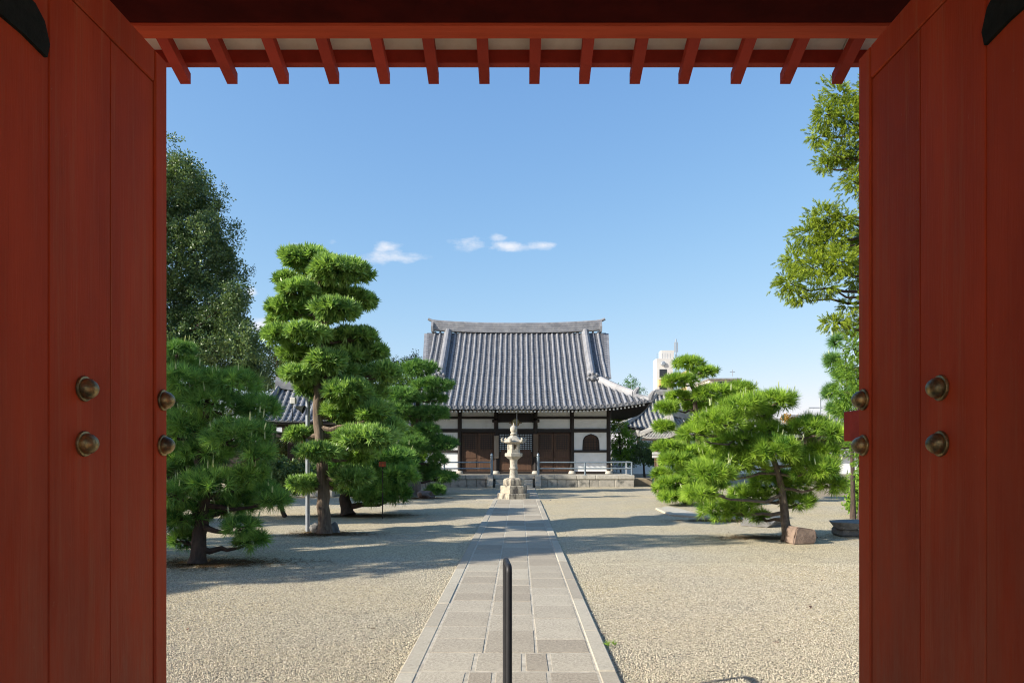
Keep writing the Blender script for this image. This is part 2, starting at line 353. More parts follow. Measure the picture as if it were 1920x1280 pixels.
for (x0, x1) in ((PX0, PK0), (PK1, PX1)):
    y = 3.6
    while y < 23.0:
        ln = min(R.uniform(.95, 1.5), 23.05 - y)
        if ln > .05: piece('kerb_stone', (x0, y + .004, -.05), (x1 - .006, y + ln - .004, .028), M['kerb'], path, .01, R.uniform(-.003, .003), R.uniform(-.002, .002))
        y += ln
for x0, x1 in ((-1.45, -.62), (-.60, .10), (.12, 1.06)):
    piece('paving_slab', (x0, 23.07, -.04), (x1, 23.42, .028), M['kerb'], path, .01)
for ci in range(4):
    y = 24.5 if ci in (1, 2) else 23.45
    while y < 31.3:
        ln = min(R.uniform(.8, 1.3), 31.38 - y); slab(-.83 + .375 * ci, -.83 + .375 * (ci + 1), y, y + ln, .008); y += ln

def pebbles():
    pts = []
    while len(pts) < 75000:
        d = 4.3 + (R.random() ** 1.5) * 5.6; x = R.uniform(-.56, .54) * d
        if PX0 - .005 < x < PX1 + .01: continue
        pts.append((x, d))
    pts = np.array(pts); n = len(pts); k = 5
    ang = rng.uniform(0, 6.28, (n, 1)) + np.arange(k) * 2 * np.pi / k + rng.uniform(-.35, .35, (n, k))
    r = rng.uniform(.0038, .0085, (n, 1)) * rng.uniform(.75, 1.25, (n, k)); st = rng.uniform(.6, 1.0, (n, 1)); rot = rng.uniform(0, 3.14, (n, 1))
    ex, ey = np.cos(ang) * r, np.sin(ang) * r * st
    x = ex * np.cos(rot) - ey * np.sin(rot); y = ex * np.sin(rot) + ey * np.cos(rot)
    h = rng.uniform(.0055, .012, (n, 1)); tl = rng.uniform(-.3, .3, (n, 2, 1))
    def ring(s, z): return np.stack([pts[:, :1] + x * s, pts[:, 1:] + y * s, z + (x * tl[:, 0] + y * tl[:, 1]) * .8], 2)
    A = ring(1, h * .35); B = ring(.66, h * .9); T = np.concatenate([pts, h * 1.02], 1)[:, None, :]
    V = np.concatenate([A, B, T], 1).reshape(-1, 3); base = np.arange(n)[:, None] * 11; f = []
    for i in range(k):
        j = (i + 1) % k; f += [np.concatenate([base + i, base + j, base + 5 + j], 1), np.concatenate([base + i, base + 5 + j, base + 5 + i], 1), np.concatenate([base + 5 + i, base + 5 + j, base + 10], 1)]
    tint = np.repeat(rng.beta(1.6, 1.35, n), 11)
    me = raw_mesh('gravel', V, np.concatenate(f), M['pebble'], True, tint)
    tag(link('gravel', me), 'loose grey and beige gravel in the foreground', 'gravel', kind='stuff')
pebbles()

# ------------------------------------------------------------------ the red gate and its doors
def gate():
    g = root('temple_gate', (0, 1.2, 0), 'red painted gateway with rafter tails overhead, framing the courtyard', 'gate')
    D, ZT, SL = 3.77, 3.635, .38
    # eave purlin with its lit underside, the main lintel and the posts
    MB().cbox((-2.75, 3.40, 3.73), (2.75, 3.52, 3.98), .008).build('eave_purlin', M['beam'], g)
    MB().cbox((-2.75, 3.02, 3.737), (2.75, 3.398, 4.05), .006).build('shade_beam', M['lintel'], g)  # added dark box, stands in for the shade under the roof
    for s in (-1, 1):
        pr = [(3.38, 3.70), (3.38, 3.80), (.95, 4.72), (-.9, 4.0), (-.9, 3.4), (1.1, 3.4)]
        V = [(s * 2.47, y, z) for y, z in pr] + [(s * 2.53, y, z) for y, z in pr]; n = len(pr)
        MB().add(V, [tuple(range(n)), tuple(range(2 * n - 1, n - 1, -1))] + [((k + 1) % n, k, n + k, n + (k + 1) % n) for k in range(n)]).build('sun_block_gable', M['lintel'], g)  # unseen gable fill, added to keep sun off the right door
    MB().cbox((-2.75, 1.02, 3.34), (2.75, 1.34, 3.72), .015).build('lintel', M['beam'], g)
    for s in (-1, 1):
        MB().cbox((s * 1.78 - .19, 1.0, .02), (s * 1.78 + .19, 1.36, 3.34), .02).build('post', M['beam'], g)
        MB().cbox((s * 2.45 - .13, -.9, .02), (s * 2.45 + .13, -.64, 3.95), .02).build('post', M['beam'], g)
        MB().box((s * 1.97, 1.12, .1), (s * 3.1, 1.22, 3.34)).build('unseen_side_panel', M['beam'], g)
        MB().box((s * 2.40, -.64, .1), (s * 2.46, 1.12, 4.25)).build('unseen_side_panel', M['beam'], g)  # unseen panel, made taller to block sun from the gate interior
    # rafters: one shared mesh, narrower towards the tail
    def raf(y0, y1, s):
        mb = MB(); V = []
        for y, w, h in ((y0, .036, .075), (y1, .0285, .058)):
            z = ZT + SL * (y1 - y) if s > 0 else ZT + SL * (y - y0)
            V += [(-w, y, z), (w, y, z), (w, y, z + h), (-w, y, z + h)]
        mb.add(V, [(0, 1, 2, 3), (7, 6, 5, 4), (0, 4, 5, 1), (1, 5, 6, 2), (2, 6, 7, 3), (3, 7, 4, 0)]); return mb
    r0 = raf(.95, D, 1).build('rafter', M['rafter'], g); first = True
    pxs = [347, 438, 532, 627, 721, 813, 908, 1003, 1096, 1190, 1283, 1379, 1473, 1570]
    xs = [(p - CX) * D / F for p in pxs]; xs = [xs[0] - .277 * k for k in (1, 2, 3)][::-1] + xs + [xs[-1] + .277 * k for k in (1, 2, 3)]
    for x in xs:
        o = r0 if first else link('rafter', r0.data, g); first = False; o.location.x = x + R.uniform(-.004, .004); o.rotation_euler.y = R.uniform(-.02, .02) * 0; o.rotation_euler.z = R.uniform(-.0015, .0015)
    # white boards over the rafters, one between each pair, and the eave fascia
    prev = xs[0] - .277
    for x in xs + [xs[-1] + .277]:
        mb = MB(); y1 = D - .055; z1 = ZT + .058 + SL * .055 + .074
        mb.sweep([((prev + x) / 2, .95, z1 + SL * (y1 - .95) - .02), ((prev + x) / 2, y1, z1)], [(-.137, 0), (.137, 0), (.137, .02), (-.137, .02)], (1, 0, 0))
        mb.build('soffit_board', M['soffit'], g); prev = x
    yf = D - .06; zf = ZT + .058 + SL * .06 + .003
    MB().cbox((-2.75, yf, zf), (2.75, yf + .05, zf + .076), .004).build('eave_fascia', M['rafter'], g)
    # roof body above, both slopes, with tile rows
    ridge = (.95, ZT + .16 + SL * (D - .95)); mb = MB()
    for y1 in (D + .08, -2.0):
        dz = ridge[1] - SL * abs(y1 - .95)
        mb.sweep([(0, .95, ridge[1] + .02), (0, y1, dz + .02)], [(-2.8, 0), (2.8, 0), (2.8, .12), (-2.8, .12)], (1, 0, 0))
    mb.build('roof', M['tilepan'], g)
    mb = MB()
    for k in range(20):
        x = -2.65 + k * .278
        for y1 in (D + .08, -2.0): mb.tube([(x, .95, ridge[1] + .15), (x, y1, ridge[1] - SL * abs(y1 - .95) + .15)], .06, 6)
    tag(mb.build('cover_tiles', M['tile'], g, True), kind='stuff')
    MB().cbox((-2.85, .75, ridge[1] + .1), (2.85, 1.15, ridge[1] + .55), .05).build('ridge', M['tile'], g)
    mb = MB()
    for k in range(20):   # front eave rafters
        x = -2.63 + k * .277; mb.sweep([(x, .95, ZT + SL * (D - .95)), (x, -1.95, ZT + SL * (D - .95) - SL * 2.9)], [(-.03, 0), (.03, 0), (.03, .07), (-.03, .07)], (1, 0, 0))
    mb.build('front_rafters', M['rafter'], g)
gate()
for s, nm in ((-1, 'left'), (1, 'right')):
    w = root('boundary_wall', (s * 6, 1.2, 0), 'white plaster boundary wall adjoining the gate on the %s' % nm, 'wall')
    a, b = sorted((s * 3.1, s * 9.5)); MB().box((a, 1.05, 0), (b, 1.35, 2.0)).build('wall', M['plaster'], w)
    mb = MB().prism([(-.4, 2.0), (.4, 2.0), (.06, 2.28), (-.06, 2.28)], 0, 1)
    mb.V = [(a + v[1] * (b - a), 1.2 + v[0], v[2]) for v in mb.V]; mb.build('coping', M['tile'], w)

def door(s, X, seams, bossd, strapd, lbl):
    r = root('gate_door', (X, 1.40, 0), lbl, 'gate door')
    def box(name, y0, y1, z0, z1, dx0=0.0, dx1=.07, mat=M['door'], c=.004):
        x0, x1 = sorted((X + s * dx0, X + s * dx1)); return MB().cbox((x0, y0, z0), (x1, y1, z1), c).build(name, mat, r)
    e = seams[-1]
    for i, (a, b) in enumerate(zip(seams, seams[1:])):
        off = (0, .0025, .001, .002)[i % 4]; box('board', a + .0012, b - .0012, .20, 3.125, .004 + off, .062, c=.0035)
    box('top_rail', seams[0], e - .002, 3.128, 3.262, 0, .068); box('bottom_rail', seams[0], e - .002, .06, .197, 0, .068)
    box('stile', e + .003, e + .095, .06, 3.262, -.002, .07, c=.006)
    for d in bossd:
        for z in (1.632, 1.822):
            Mx = Matrix.Translation((X - s * (-.004 if d < e else .002), d, z)) @ Matrix.Rotation(-s * math.pi / 2, 4, 'Y')
            b = MB().lathe([(.043, -.004), (.045, .004), (.043, .008), (.036, .009), (.0365, .015), (.033, .027), (.025, .038), (.014, .046), (.0001, .049)], 20, M=Mx).build('boss', M['bronze'], r, True)
    # iron hinge strap with a leaf-shaped tip
    z0, z1 = 2.865, 2.99; t = strapd
    out = [(1.42, z0), (t - .10, z0), (t + .0, z0 - .012), (t + .012, z0 + .035), (t - .012, z1 - .03), (t - .055, z1), (1.42, z1)]
    V = [(X - s * .0055, y, z) for y, z in out] + [(X + s * .01, y, z) for y, z in out]; n = len(out)
    MB().add(V, [tuple(range(n)), tuple(range(2 * n - 1, n - 1, -1))] + [((k + 1) % n, k, n + k, n + (k + 1) % n) for k in range(n)]).build('hinge_strap', M['iron'], r)
    V = [(v[0], v[1], v[2] - 2.45) for v in V]
    MB().add(V, [tuple(range(n)), tuple(range(2 * n - 1, n - 1, -1))] + [((k + 1) % n, k, n + k, n + (k + 1) % n) for k in range(n)]).build('hinge_strap', M['iron'], r)
    return r
door(-1, -1.50, [1.40, 1.79, 2.187, 2.516, 2.812], (2.36, 2.873), 2.165, 'left red gate door swung open, four bronze bosses and iron strap')
rd = door(1, 1.436, [1.40, 1.77, 2.108, 2.452, 2.789], (2.33, 2.84), 2.10, 'right red gate door swung open, crossbar end sticking out behind it')
MB().cbox((1.512, 1.7, 1.655), (1.572, 3.18, 1.792), .004).build('crossbar', M['rafter'], rd)
for y in (2.0, 2.6): MB().cbox((1.507, y, 1.60), (1.60, y + .06, 1.85), .004).build('bar_bracket', M['iron'], rd)

def rail_post():
    a = P(954.3, 1056, 3.95); b = P(948.2, 1037, 4.22); w = .0165
    r = root('hoop_barrier', (a.x, a.y, 0), 'black metal hoop post standing on the path in front of the gate', 'post')
    zt = a.z - .02; rr = .035; pts = [(a.x, a.y, 0.03), (a.x, a.y, zt - rr)]
    dirv = Vector((b.x - a.x, b.y - a.y, 0)); ln = dirv.length; dirv.normalize()
    for k in range(1, 7):
        w_ = math.pi / 2 * k / 6; pts.append(Vector((a.x, a.y, zt - rr)) + dirv * (rr * (1 - math.cos(w_))) + Vector((0, 0, rr * math.sin(w_))))
    for k in range(0, 7):
        w_ = math.pi / 2 * k / 6; pts.append(Vector((a.x, a.y, zt - rr)) + dirv * (ln - rr + rr * math.sin(w_)) + Vector((0, 0, rr * math.cos(w_))))
    pts.append(Vector((b.x, b.y, .03)))
    MB().tube(pts, .0185, 12).build('hoop', M['blackpaint'], r, True)
    for q in (a, b): MB().lathe([(.045, 0), (.045, .012), (.03, .016)], 14, (q.x, q.y, .042)).build('base_flange', M['blackpaint'], r)
rail_post()

# ------------------------------------------------------------------ stone lantern
def lantern():
    d = 23.78; cx = (963 - CX) * 23.5 / F; u = d / F
    r = root('stone_lantern', (cx, d, 0), 'pale stone lantern standing at the end of the paved path', 'stone lantern')
    def z(py): return CAMZ + (CY - py) * u
    c = (cx, d, 0); h = math.pi / 6
    def lat(name, prof, n, mat, rot=h, smooth=False, par=r): return MB().lathe(prof, n, c, rot).build(name, mat, par, smooth)
    lat('plinth', [(.575, 0), (.58, .03), (.58, z(923.5) - .02), (.56, z(923.5))], 6, M['lanternbase'], 0.26)
    lat('plinth', [(.475, z(923.5)), (.48, z(922)), (.475, z(909.5) - .02), (.455, z(909.5))], 6, M['lanternbase'], .26)
    lat('lotus_base', [(.365, z(909.5)), (.375, z(907)), (.37, z(899)), (.33, z(896.6)), (.22, z(895.2))], 6, M['lanternbase'], .26)
    lat('shaft', [(.158, z(895.4)), (.145, z(893)), (.130, z(881)), (.132, z(880)), (.155, z(879)), (.155, z(877.4)), (.130, z(876)), (.126, z(868)), (.135, z(862.6)), (.15, z(860.8))], 20, M['lantern'], 0, True)
    lat('platform', [(.16, z(861)), (.21, z(859)), (.275, z(856.2)), (.315, z(855)), (.318, z(849.8)), (.30, z(849))], 6, M['lantern'], .26)
    # fire box: six corner posts, sill and head, so the light openings go right through
    fb = lat('firebox', [(.235, z(849)), (.235, z(846)), (.20, z(846))], 6, M['lantern'], .26)
    mb = MB()
    for k in range(6):
        w = .26 + k * math.pi / 3; w2 = w + math.pi / 3; p = Vector((math.cos(w), math.sin(w), 0)) * .225; q = Vector((math.cos(w2), math.sin(w2), 0)) * .225
        mid = (p + q) / 2; ang = math.atan2(mid.y, mid.x); solid = k % 2
        Mx = Matrix.Translation(Vector(c) + mid) @ Matrix.Rotation(ang - math.pi / 2, 4, 'Z'); hw = (q - p).length / 2
        z0, z1 = z(846), z(830.5)
        for a_, b_, e0, e1 in ((-hw, -hw + .055, z0, z1), (hw - .055, hw, z0, z1), (-hw + .055, hw - .055, z0, z0 + .07), (-hw + .055, hw - .055, z1 - .05, z1)):
            mb.box((a_, -.045, e0), (b_, 0, e1), Mx)
        if solid: mb.box((-hw + .055, -.04, z0 + .07), (hw - .055, -.02, z1 - .05), Mx)
    mb.build('firebox_wall', M['lantern'], fb)
    rf = lat('roof', [(.22, z(831.5)), (.33, z(830.2)), (.375, z(828.6)), (.365, z(826.8)), (.29, z(823.4)), (.20, z(819.8)), (.12, z(816.4)), (.09, z(815.6))], 6, M['lantern'], .26)
    for k in range(6):
        w = .26 + k * math.pi / 3; o = Vector((math.cos(w), math.sin(w), 0)); base = Vector((cx, d, z(828.2)))
        pts = [base + o * .16 + Vector((0, 0, .10)), base + o * .27 + Vector((0, 0, .035)), base + o * .35 + Vector((0, 0, .015)), base + o * .405 + Vector((0, 0, .035)), base + o * .425 + Vector((0, 0, .085)), base + o * .40 + Vector((0, 0, .12)), base + o * .365 + Vector((0, 0, .105))]
        MB().tube(pts, [.025, .04, .048, .046, .042, .036, .025], 8).build('scroll', M['lantern'], rf, True)
    lat('finial', [(.085, z(816.2)), (.115, z(815)), (.125, z(812.8)), (.09, z(811.6)), (.085, z(810.6)), (.115, z(808)), (.125, z(804)), (.115, z(800.8)), (.075, z(798.6)), (.035, z(797)), (.022, z(794)), (.004, z(791.8))], 18, M['lantern'], 0, True)
lantern()

# ------------------------------------------------------------------ the temple hall
TX = -0.13                       # axis of the hall
YE, YR, YW = 32.1, 38.7, 34.0    # front eave, ridge, front wall
ZE, ZR = 3.72, 8.40
def wall_z(py): return CAMZ + (CY - py) * YW / F
def hall():
    h = root('temple_hall', (TX, 36, 0), 'large temple hall with a sweeping grey tiled hip-and-gable roof', 'temple hall')
    EX = 6.45                     # eave corner
    TG = .46; XG = 3.75           # gable foot on the slope
    def up(x): return .36 * max(0, (abs(x) - 2.2) / (EX - 2.2)) ** 2.3
    def S(x, t, dz=0.0, back=False):
        z = ZE + (ZR - ZE) * (t * .74 + .26 * t * t) + up(x) * (1 - min(1, t / .6)) ** 1.5 if t < .6 else ZE + (ZR - ZE) * (t * .74 + .26 * t * t)
        y = YE + (YR - YE) * t
        if back: y = 2 * YR - y
        return Vector((TX + x, y, z + dz))
    def xhip(t): return EX + (XG - EX) * min(1, t / TG)
    def xv(t): return 4.72 + .35 * (t - TG) / (1 - TG)
    # pan tile courses, stepped; lower trapezoid and upper (gable) part, front and back
    nC = 44
    for back in (False, True):
        mb = MB()
        for k in range(nC):
            t0, t1 = k / nC, (k + 1) / nC
            for part in (0, 1):
                if part == 0 and t0 >= TG: continue
                if part == 1 and t1 < TG - .05: continue
                xa = xhip(t0) if part == 0 else xv(max(t0, TG)); xb = xhip(t1) if part == 0 else xv(max(t1, TG))
                nX = 26 if part == 0 else 16; lift = 0
                for i in range(nX):
                    f0, f1 = -1 + 2 * i / nX, -1 + 2 * (i + 1) / nX
                    if part == 1 and t0 < TG - .001 and min(abs(f0), abs(f1)) * xa < XG - .2: continue
                    v = [S(xa * f0, t0, .045 + lift, back), S(xa * f1, t0, .045 + lift, back), S(xb * f1, t1, .004 + lift, back), S(xb * f0, t1, .004 + lift, back), S(xa * f0, t0, 0 + lift, back), S(xa * f1, t0, lift, back)]
                    mb.add(v, [(0, 1, 2, 3), (4, 5, 1, 0)])
        rf = mb.build('roof_slope', M['tilepan'], h, fix=False)
        if back: roof_b = rf
        else: roof_f = rf
    # cover tile rows: each its own half-round run ending in a round eave tile
    sp = .288; n = int(EX / sp)
    for back in (False, True):
        for i in range(-n, n + 1):
            x = i * sp
            if abs(x) > EX - .12: continue
            runs = []
            te = 1.0 if abs(x) <= XG - .05 else TG * (EX - abs(x)) / (EX - XG)
            runs.append((0.0, te))
            if XG - .05 < abs(x) < 4.62: runs.append((TG - .035, 1.0))
            for (a, b) in runs:
                m_ = max(3, int(14 * (b - a))); jr = random.Random(i * 7 + back); pts = [S(x + jr.uniform(-.012, .012), a + (b - a) * k / m_, .01 + jr.uniform(-.008, .008), back) for k in range(m_ + 1)]
                prof = [(-.068, -.02), (-.064, .03), (-.04, .065), (0, .078), (.04, .065), (.064, .03), (.068, -.02)]
                mb = MB().sweep(pts, prof, (1, 0, 0), (0, -.45 if not back else .45, .9), caps=True)
                if a == 0:
                    Mx = Matrix.Translation(pts[0] + Vector((0, -.02 if not back else .02, .02))) @ Matrix.Rotation(math.pi / 2, 4, 'X')
                    mb.lathe([(.088, -.02), (.088, .03), (.06, .03), (.06, .015)], 12, M=Mx)
                mb.build('tile_row', M['tile'], roof_b if back else roof_f, True)
    # side (hip) slopes
    for s in (-1, 1):
        def Sd(q, t, dz=0):     # q -1..1 along the side eave, t 0..1 inwards to the gable foot
            tt = t * TG; y0 = YE + (YR - YE) * tt; y1 = 2 * YR - y0; y = (y0 + y1) / 2 + q * (y1 - y0) / 2
            base = ZE + (ZR - ZE) * (tt * .74 + .26 * tt * tt); cor = up(EX * abs(q)) * (1 - min(1, tt / .6)) ** 1.5
            return Vector((TX + s * xhip(tt), y, base + cor + dz))
        mb = MB(); nn = 20
        for k in range(nn):
            for i in range(16):
                q0, q1 = -1 + i / 8, -1 + (i + 1) / 8
                mb.add([Sd(q0, k / nn, .045), Sd(q1, k / nn, .045), Sd(q1, (k + 1) / nn, .004), Sd(q0, (k + 1) / nn, .004), Sd(q0, k / nn), Sd(q1, k / nn)], [(0, 1, 2, 3), (4, 5, 1, 0)])
        sl = mb.build('roof_slope', M['tilepan'], h, fix=False)
        mb = MB(); Y0, Y1 = YE, 2 * YR - YE
        for j in range(1, int((Y1 - Y0) / sp)):
            y = Y0 + j * sp; te = min(1, (y - Y0) / ((YR - YE) * TG), (Y1 - y) / ((YR - YE) * TG)); pts = []
            for k in range(8):
                t = te * k / 7; tt = t * TG; ya = YE + (YR - YE) * tt; yb = 2 * YR - ya; pts.append(Sd((y - (ya + yb) / 2) / ((yb - ya) / 2), t, .01))
            mb.sweep(pts, [(-.078, -.02), (-.05, .07), (0, .09), (.05, .07), (.078, -.02)], (0, 1, 0), (s * .4, 0, .9))
        tag(mb.build('cover_tiles', M['tile'], sl, True), kind='stuff')
        # gable wall
        gy = YE + (YR - YE) * TG; gz = S(0, TG).z; MB().add([(TX + s * 4.0, gy, gz + .2), (TX + s * 4.0, 2 * YR - gy, gz + .2), (TX + s * 4.0, YR, ZR - .1)], [(0, 1, 2)]).build('gable_wall', M['plaster'], h)
        mb = MB()
        for back in (False, True):
            pts = [S(s * (xv(max(t, TG)) - .02), t, -.16, back) for t in np.linspace(TG - .03, 1, 9)]
            mb.sweep(pts, [(-.05, -.22), (.05, -.22), (.05, .12), (-.05, .12)], (1, 0, 0))
        mb.build('bargeboard', M['darkwood'], h)
    # ridges -----------------------------------------------------------
    RL = 4.72
    def rz(x): return ZR - .02 + .17 * (abs(x) / RL) ** 2.4
    xs = np.linspace(-RL, RL, 25); prof_n = 7; mb = MB()
    for k in range(prof_n):
        w = .24 - .012 * k; w2 = w - (.0 if k % 2 else .018)
        mb.sweep([(TX + x, YR, rz(x) + .068 * k) for x in xs], [(-w2, 0), (w2, 0), (w2, .064), (-w2, .064)], (0, 1, 0))
    mr = mb.build('main_ridge', M['tile'], h)
    MB().tube([(TX + x, YR, rz(x) + .068 * prof_n + .03) for x in np.linspace(-RL - .1, RL + .1, 25)], .095, 10).build('ridge_cap', M['tile'], mr, True)
    for s in (-1, 1):
        x = s * (RL + .03); z0 = rz(RL)
        mb = MB().prism([(-.30, -.12), (-.36, .18), (-.2, .42), (0, .56), (.2, .42), (.36, .18), (.30, -.12)], -.06, .06)
        mb.V = [(TX + x + v[1], YR + v[0], z0 + v[2]) for v in mb.V]; mb.build('ridge_end_tile', M['tile'], mr)
        MB().tube([(TX + x - s * .2, YR, z0 + .50), (TX + x + s * .06, YR, z0 + .55), (TX + x + s * .26, YR, z0 + .64)], [.09, .085, .075], 9).build('ridge_horn', M['tile'], mr, True)
    rprof = [(-.20, -.04), (-.20, .16), (-.13, .20), (-.12, .27), (-.06, .33), (.06, .33), (.12, .27), (.13, .20), (.20, .16), (.20, -.04)]
    for s in (-1, 1):
        pts = [S(s * 3.87, t, .02) for t in np.linspace(.985, .40, 12)]
        k = MB().sweep(pts, rprof, (1, 0, 0), (0, -.5, .85)).build('descending_ridge', M['tile'], h, True)
        e = S(s * 3.87, .39)
        mb = MB().lathe([(.02, -.10), (.20, -.10), (.26, 0), (.22, .08), (.1, .12)], 8, M=Matrix.Translation(e + Vector((0, -.1, .2))) @ Matrix.Rotation(math.pi / 2, 4, 'X'))
        for (a, b, r_) in ((-.2, .3, .09), (.2, .3, .09), (0, .36, .1), (-.24, .08, .08), (.24, .08, .08), (0, .12, .12)):
            mb.lathe([(.001, -r_), (r_ * .7, -r_ * .7), (r_, 0), (r_ * .7, r_ * .7), (.001, r_)], 8, tuple(e + Vector((a, -.17, b))))
        mb.build('ogre_tile', M['tile'], k, True)
        # hip ridges with a mid step and curled end, front and back
        for back in (False, True):
            def H(t, dz=0): v = S(s * xhip(t), t, dz, back); return v
            q = 1 if back else -1; side = Vector((.74, s * -q * .67, 0))
            hr = MB().sweep([H(t, .03) for t in np.linspace(TG + .01, .13, 9)], [(-.15, -.08), (-.15, .14), (-.07, .27), (.07, .27), (.15, .14), (.15, -.08)], side).build('hip_ridge', M['tile'], h, True)
            MB().sweep([H(t, .0) for t in np.linspace(.13, .015, 6)], [(-.12, -.08), (-.12, .08), (-.05, .16), (.05, .16), (.12, .08), (.12, -.08)], side).build('hip_ridge_tail', M['tile'], hr, True)
            for t, sc in ((.125, 1.0), (.02, 1.0)):
                p = H(t); o = Vector((s * .72, q * .69, 0)); mb = MB()
                mb.tube([p + Vector((0, 0, -.04)), p + o * .05 + Vector((0, 0, .20)), p + o * .16 + Vector((0, 0, .36)), p + o * .26 + Vector((0, 0, .40))], [.13, .15, .09, .05], 8)
                mb.tube([p + o * .02 + Vector((0, 0, .1)), p + o * .16 + Vector((0, 0, .14))], [.10, .06], 8); mb.build('hip_end_tile', M['tile'], hr, True)
        # verge tiles stepping down the gable edge
        vt = MB().tube([(-.30, 0, 0), (.16, 0, 0)], .085, 10).build('verge_tile', M['tile'], roof_f, True); vm = vt.data; first = True
        for back in (False, True):
            for t in np.linspace(TG - .01, .985, 17):
                o = vt if first else link('verge_tile', vm, roof_b if back else roof_f); first = False
                p = S(s * (xv(max(t, TG)) - .02), t, .075, back); o.location = p - org(h); o.rotation_euler = (0, .12 * s, 0 if s > 0 else math.pi)
        mb = MB()
        for back in (False, True):
            mb.sweep([S(s * (xv(max(t, TG)) + .02), t, -.02, back) for t in np.linspace(TG - .03, .99, 9)], [(-.14, -.05), (.12, -.05), (.12, .04), (-.14, .04)], (1, 0, 0))
        mb.build('verge_board', M['tile'], h)
    # eave edge: grey edge board, dark soffit, rafters with white painted ends ----
    def eave_pt(side, f, inset, dz):
        ex, ey = EX - inset, (YR - YE) - inset
        x, y = {0: (f * ex, -ey), 1: (f * ex, ey), 2: (-ex, f * ey), 3: (ex, f * ey)}[side]
        return Vector((TX + x, YR + y, ZE + up(f * EX) + dz))
    mb = MB(); sf = MB(); rt = MB(); en = MB()
    for side in range(4):
        nrm = {0: (0, -1, 0), 1: (0, 1, 0), 2: (-1, 0, 0), 3: (1, 0, 0)}[side]; nv = Vector(nrm)
        fs = np.linspace(-1, 1, 41)
        mb.sweep([eave_pt(side, f, .05, -.075) for f in fs], [(-.05, 0), (.05, 0), (.05, .07), (-.05, .07)], nrm)
        for a, b in zip(fs, fs[1:]):
            sf.add([eave_pt(side, a, .05, -.05), eave_pt(side, b, .05, -.05), eave_pt(side, b, 2.2, -.05 + .36 - up(b * EX)), eave_pt(side, a, 2.2, -.05 + .36 - up(a * EX))], [(0, 1, 2, 3)])
        nr = 71 if side < 2 else 73
        for k in range(nr):
            f = -1 + 2 * (k + .5) / nr
            if abs(f) > .965: continue
            p = eave_pt(side, f, .16, -.155); q = p - nv * 1.7 + Vector((0, 0, .30 - up(f * EX) * .9)); sd_ = Vector((0, 0, 1)).cross(nv)
            rt.sweep([p, q], [(-.045, -.045), (.045, -.045), (.045, .045), (-.045, .045)], sd_)
            en.sweep([p + nv * .006, p - nv * .01], [(-.040, -.040), (.040, -.040), (.040, .040), (-.040, .040)], sd_)
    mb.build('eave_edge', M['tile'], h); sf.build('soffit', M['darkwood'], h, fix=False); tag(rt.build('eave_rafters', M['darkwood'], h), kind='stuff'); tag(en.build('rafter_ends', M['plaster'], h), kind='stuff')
    # front wall ----------------------------------------------------------
    u = YW / F; px = [793, 862, 930.4, 1004, 1072.5, 1141.2]; X = [(p - CX) * u for p in px]; zp = .58
    levels = [(wall_z(780.8), wall_z(785.3)), (wall_z(803.6), wall_z(810.2)), (wall_z(883.3), wall_z(888.5))]
    ztop = 3.75
    for i, x in enumerate(X):
        p = MB().lathe([(.105, zp + .12), (.105, ztop)], 14, (x, YW, 0)).build('post', M['darkwood'], h, True)
        MB().lathe([(.20, zp - .01), (.19, zp + .06), (.14, zp + .13), (.12, zp + .135)], 14, (x, YW - .02, 0)).build('base_stone', M['stonecap'], p, True)
    for k, (a, b) in enumerate(levels): MB().cbox((X[0], YW - .085, b), (X[5], YW + .06, a), .01).build('wall_beam', M['darkwood'], h)
    def panel(name, x0, x1, z0, z1, mat, y=YW): return MB().box((x0, y, z0), (x1, y + .05, z1)).build(name, mat, h)
    za, zb, zc = levels
    for i in range(5):
        x0, x1 = X[i] + .06, X[i + 1] - .06
        panel('plaster_panel', x0, x1, za[0], ztop, M['plaster']); panel('plaster_panel', x0, x1, zb[0], za[1], M['plaster'])
    for i in (0, 4):          # bays with the bell-shaped windows
        x0, x1 = X[i] + .08, X[i + 1] - .08; zs0, zs1 = wall_z(847.8), wall_z(843.2)
        MB().cbox((X[i] + .09, YW - .07, zs0), (X[i + 1] - .09, YW + .04, zs1), .008).build('sill_beam', M['darkwood'], h)
        panel('plaster_panel', x0, x1, zc[0], zs0, M['plaster'])
        cx = (x0 + x1) / 2 + (.03 if i == 4 else 0); zt = wall_z(812.9); W = .43
        half = [(W * 1.0, zs1), (W * .97, zs1 + (zt - zs1) * .35), (W * .93, zs1 + (zt - zs1) * .6), (W * .80, zs1 + (zt - zs1) * .77), (W * .62, zs1 + (zt - zs1) * .87), (W * .48, zs1 + (zt - zs1) * .895), (W * .34, zs1 + (zt - zs1) * .94), (W * .16, zs1 + (zt - zs1) * .965), (0, zt)]
        arch = [(cx + a, z) for a, z in half] + [(cx - a, z) for a, z in half[-2::-1]]
        poly = [(x0, zs1), (x0, zb[1]), (x1, zb[1]), (x1, zs1)] + arch
        n = len(poly); me_ = MB(); V = [(x, YW, z) for x, z in poly]
        bm = bmesh.new(); vs = [bm.verts.new((x, YW, z)) for x, z in poly]; f = bm.faces.new(vs); bmesh.ops.triangulate(bm, faces=[f]); bm.verts.index_update()
        me_.add([v.co.copy() for v in bm.verts], [[v.index for v in f.verts] for f in bm.faces]); bm.free(); me_.build('plaster_panel', M['plaster'], h)
        win = MB().prism(arch, YW + .06, YW + .09).build('bell_window', M['brownwood'], h)
        fr = MB(); inner = [(cx + (x - cx) * .88, zs1 + (z - zs1) * .95) for x, z in arch]
        k_ = len(arch); V = [(x, YW - .03, z) for x, z in arch] + [(x, YW - .03, z) for x, z in inner] + [(x, YW + .06, z) for x, z in arch] + [(x, YW + .06, z) for x, z in inner]
        Fq = []
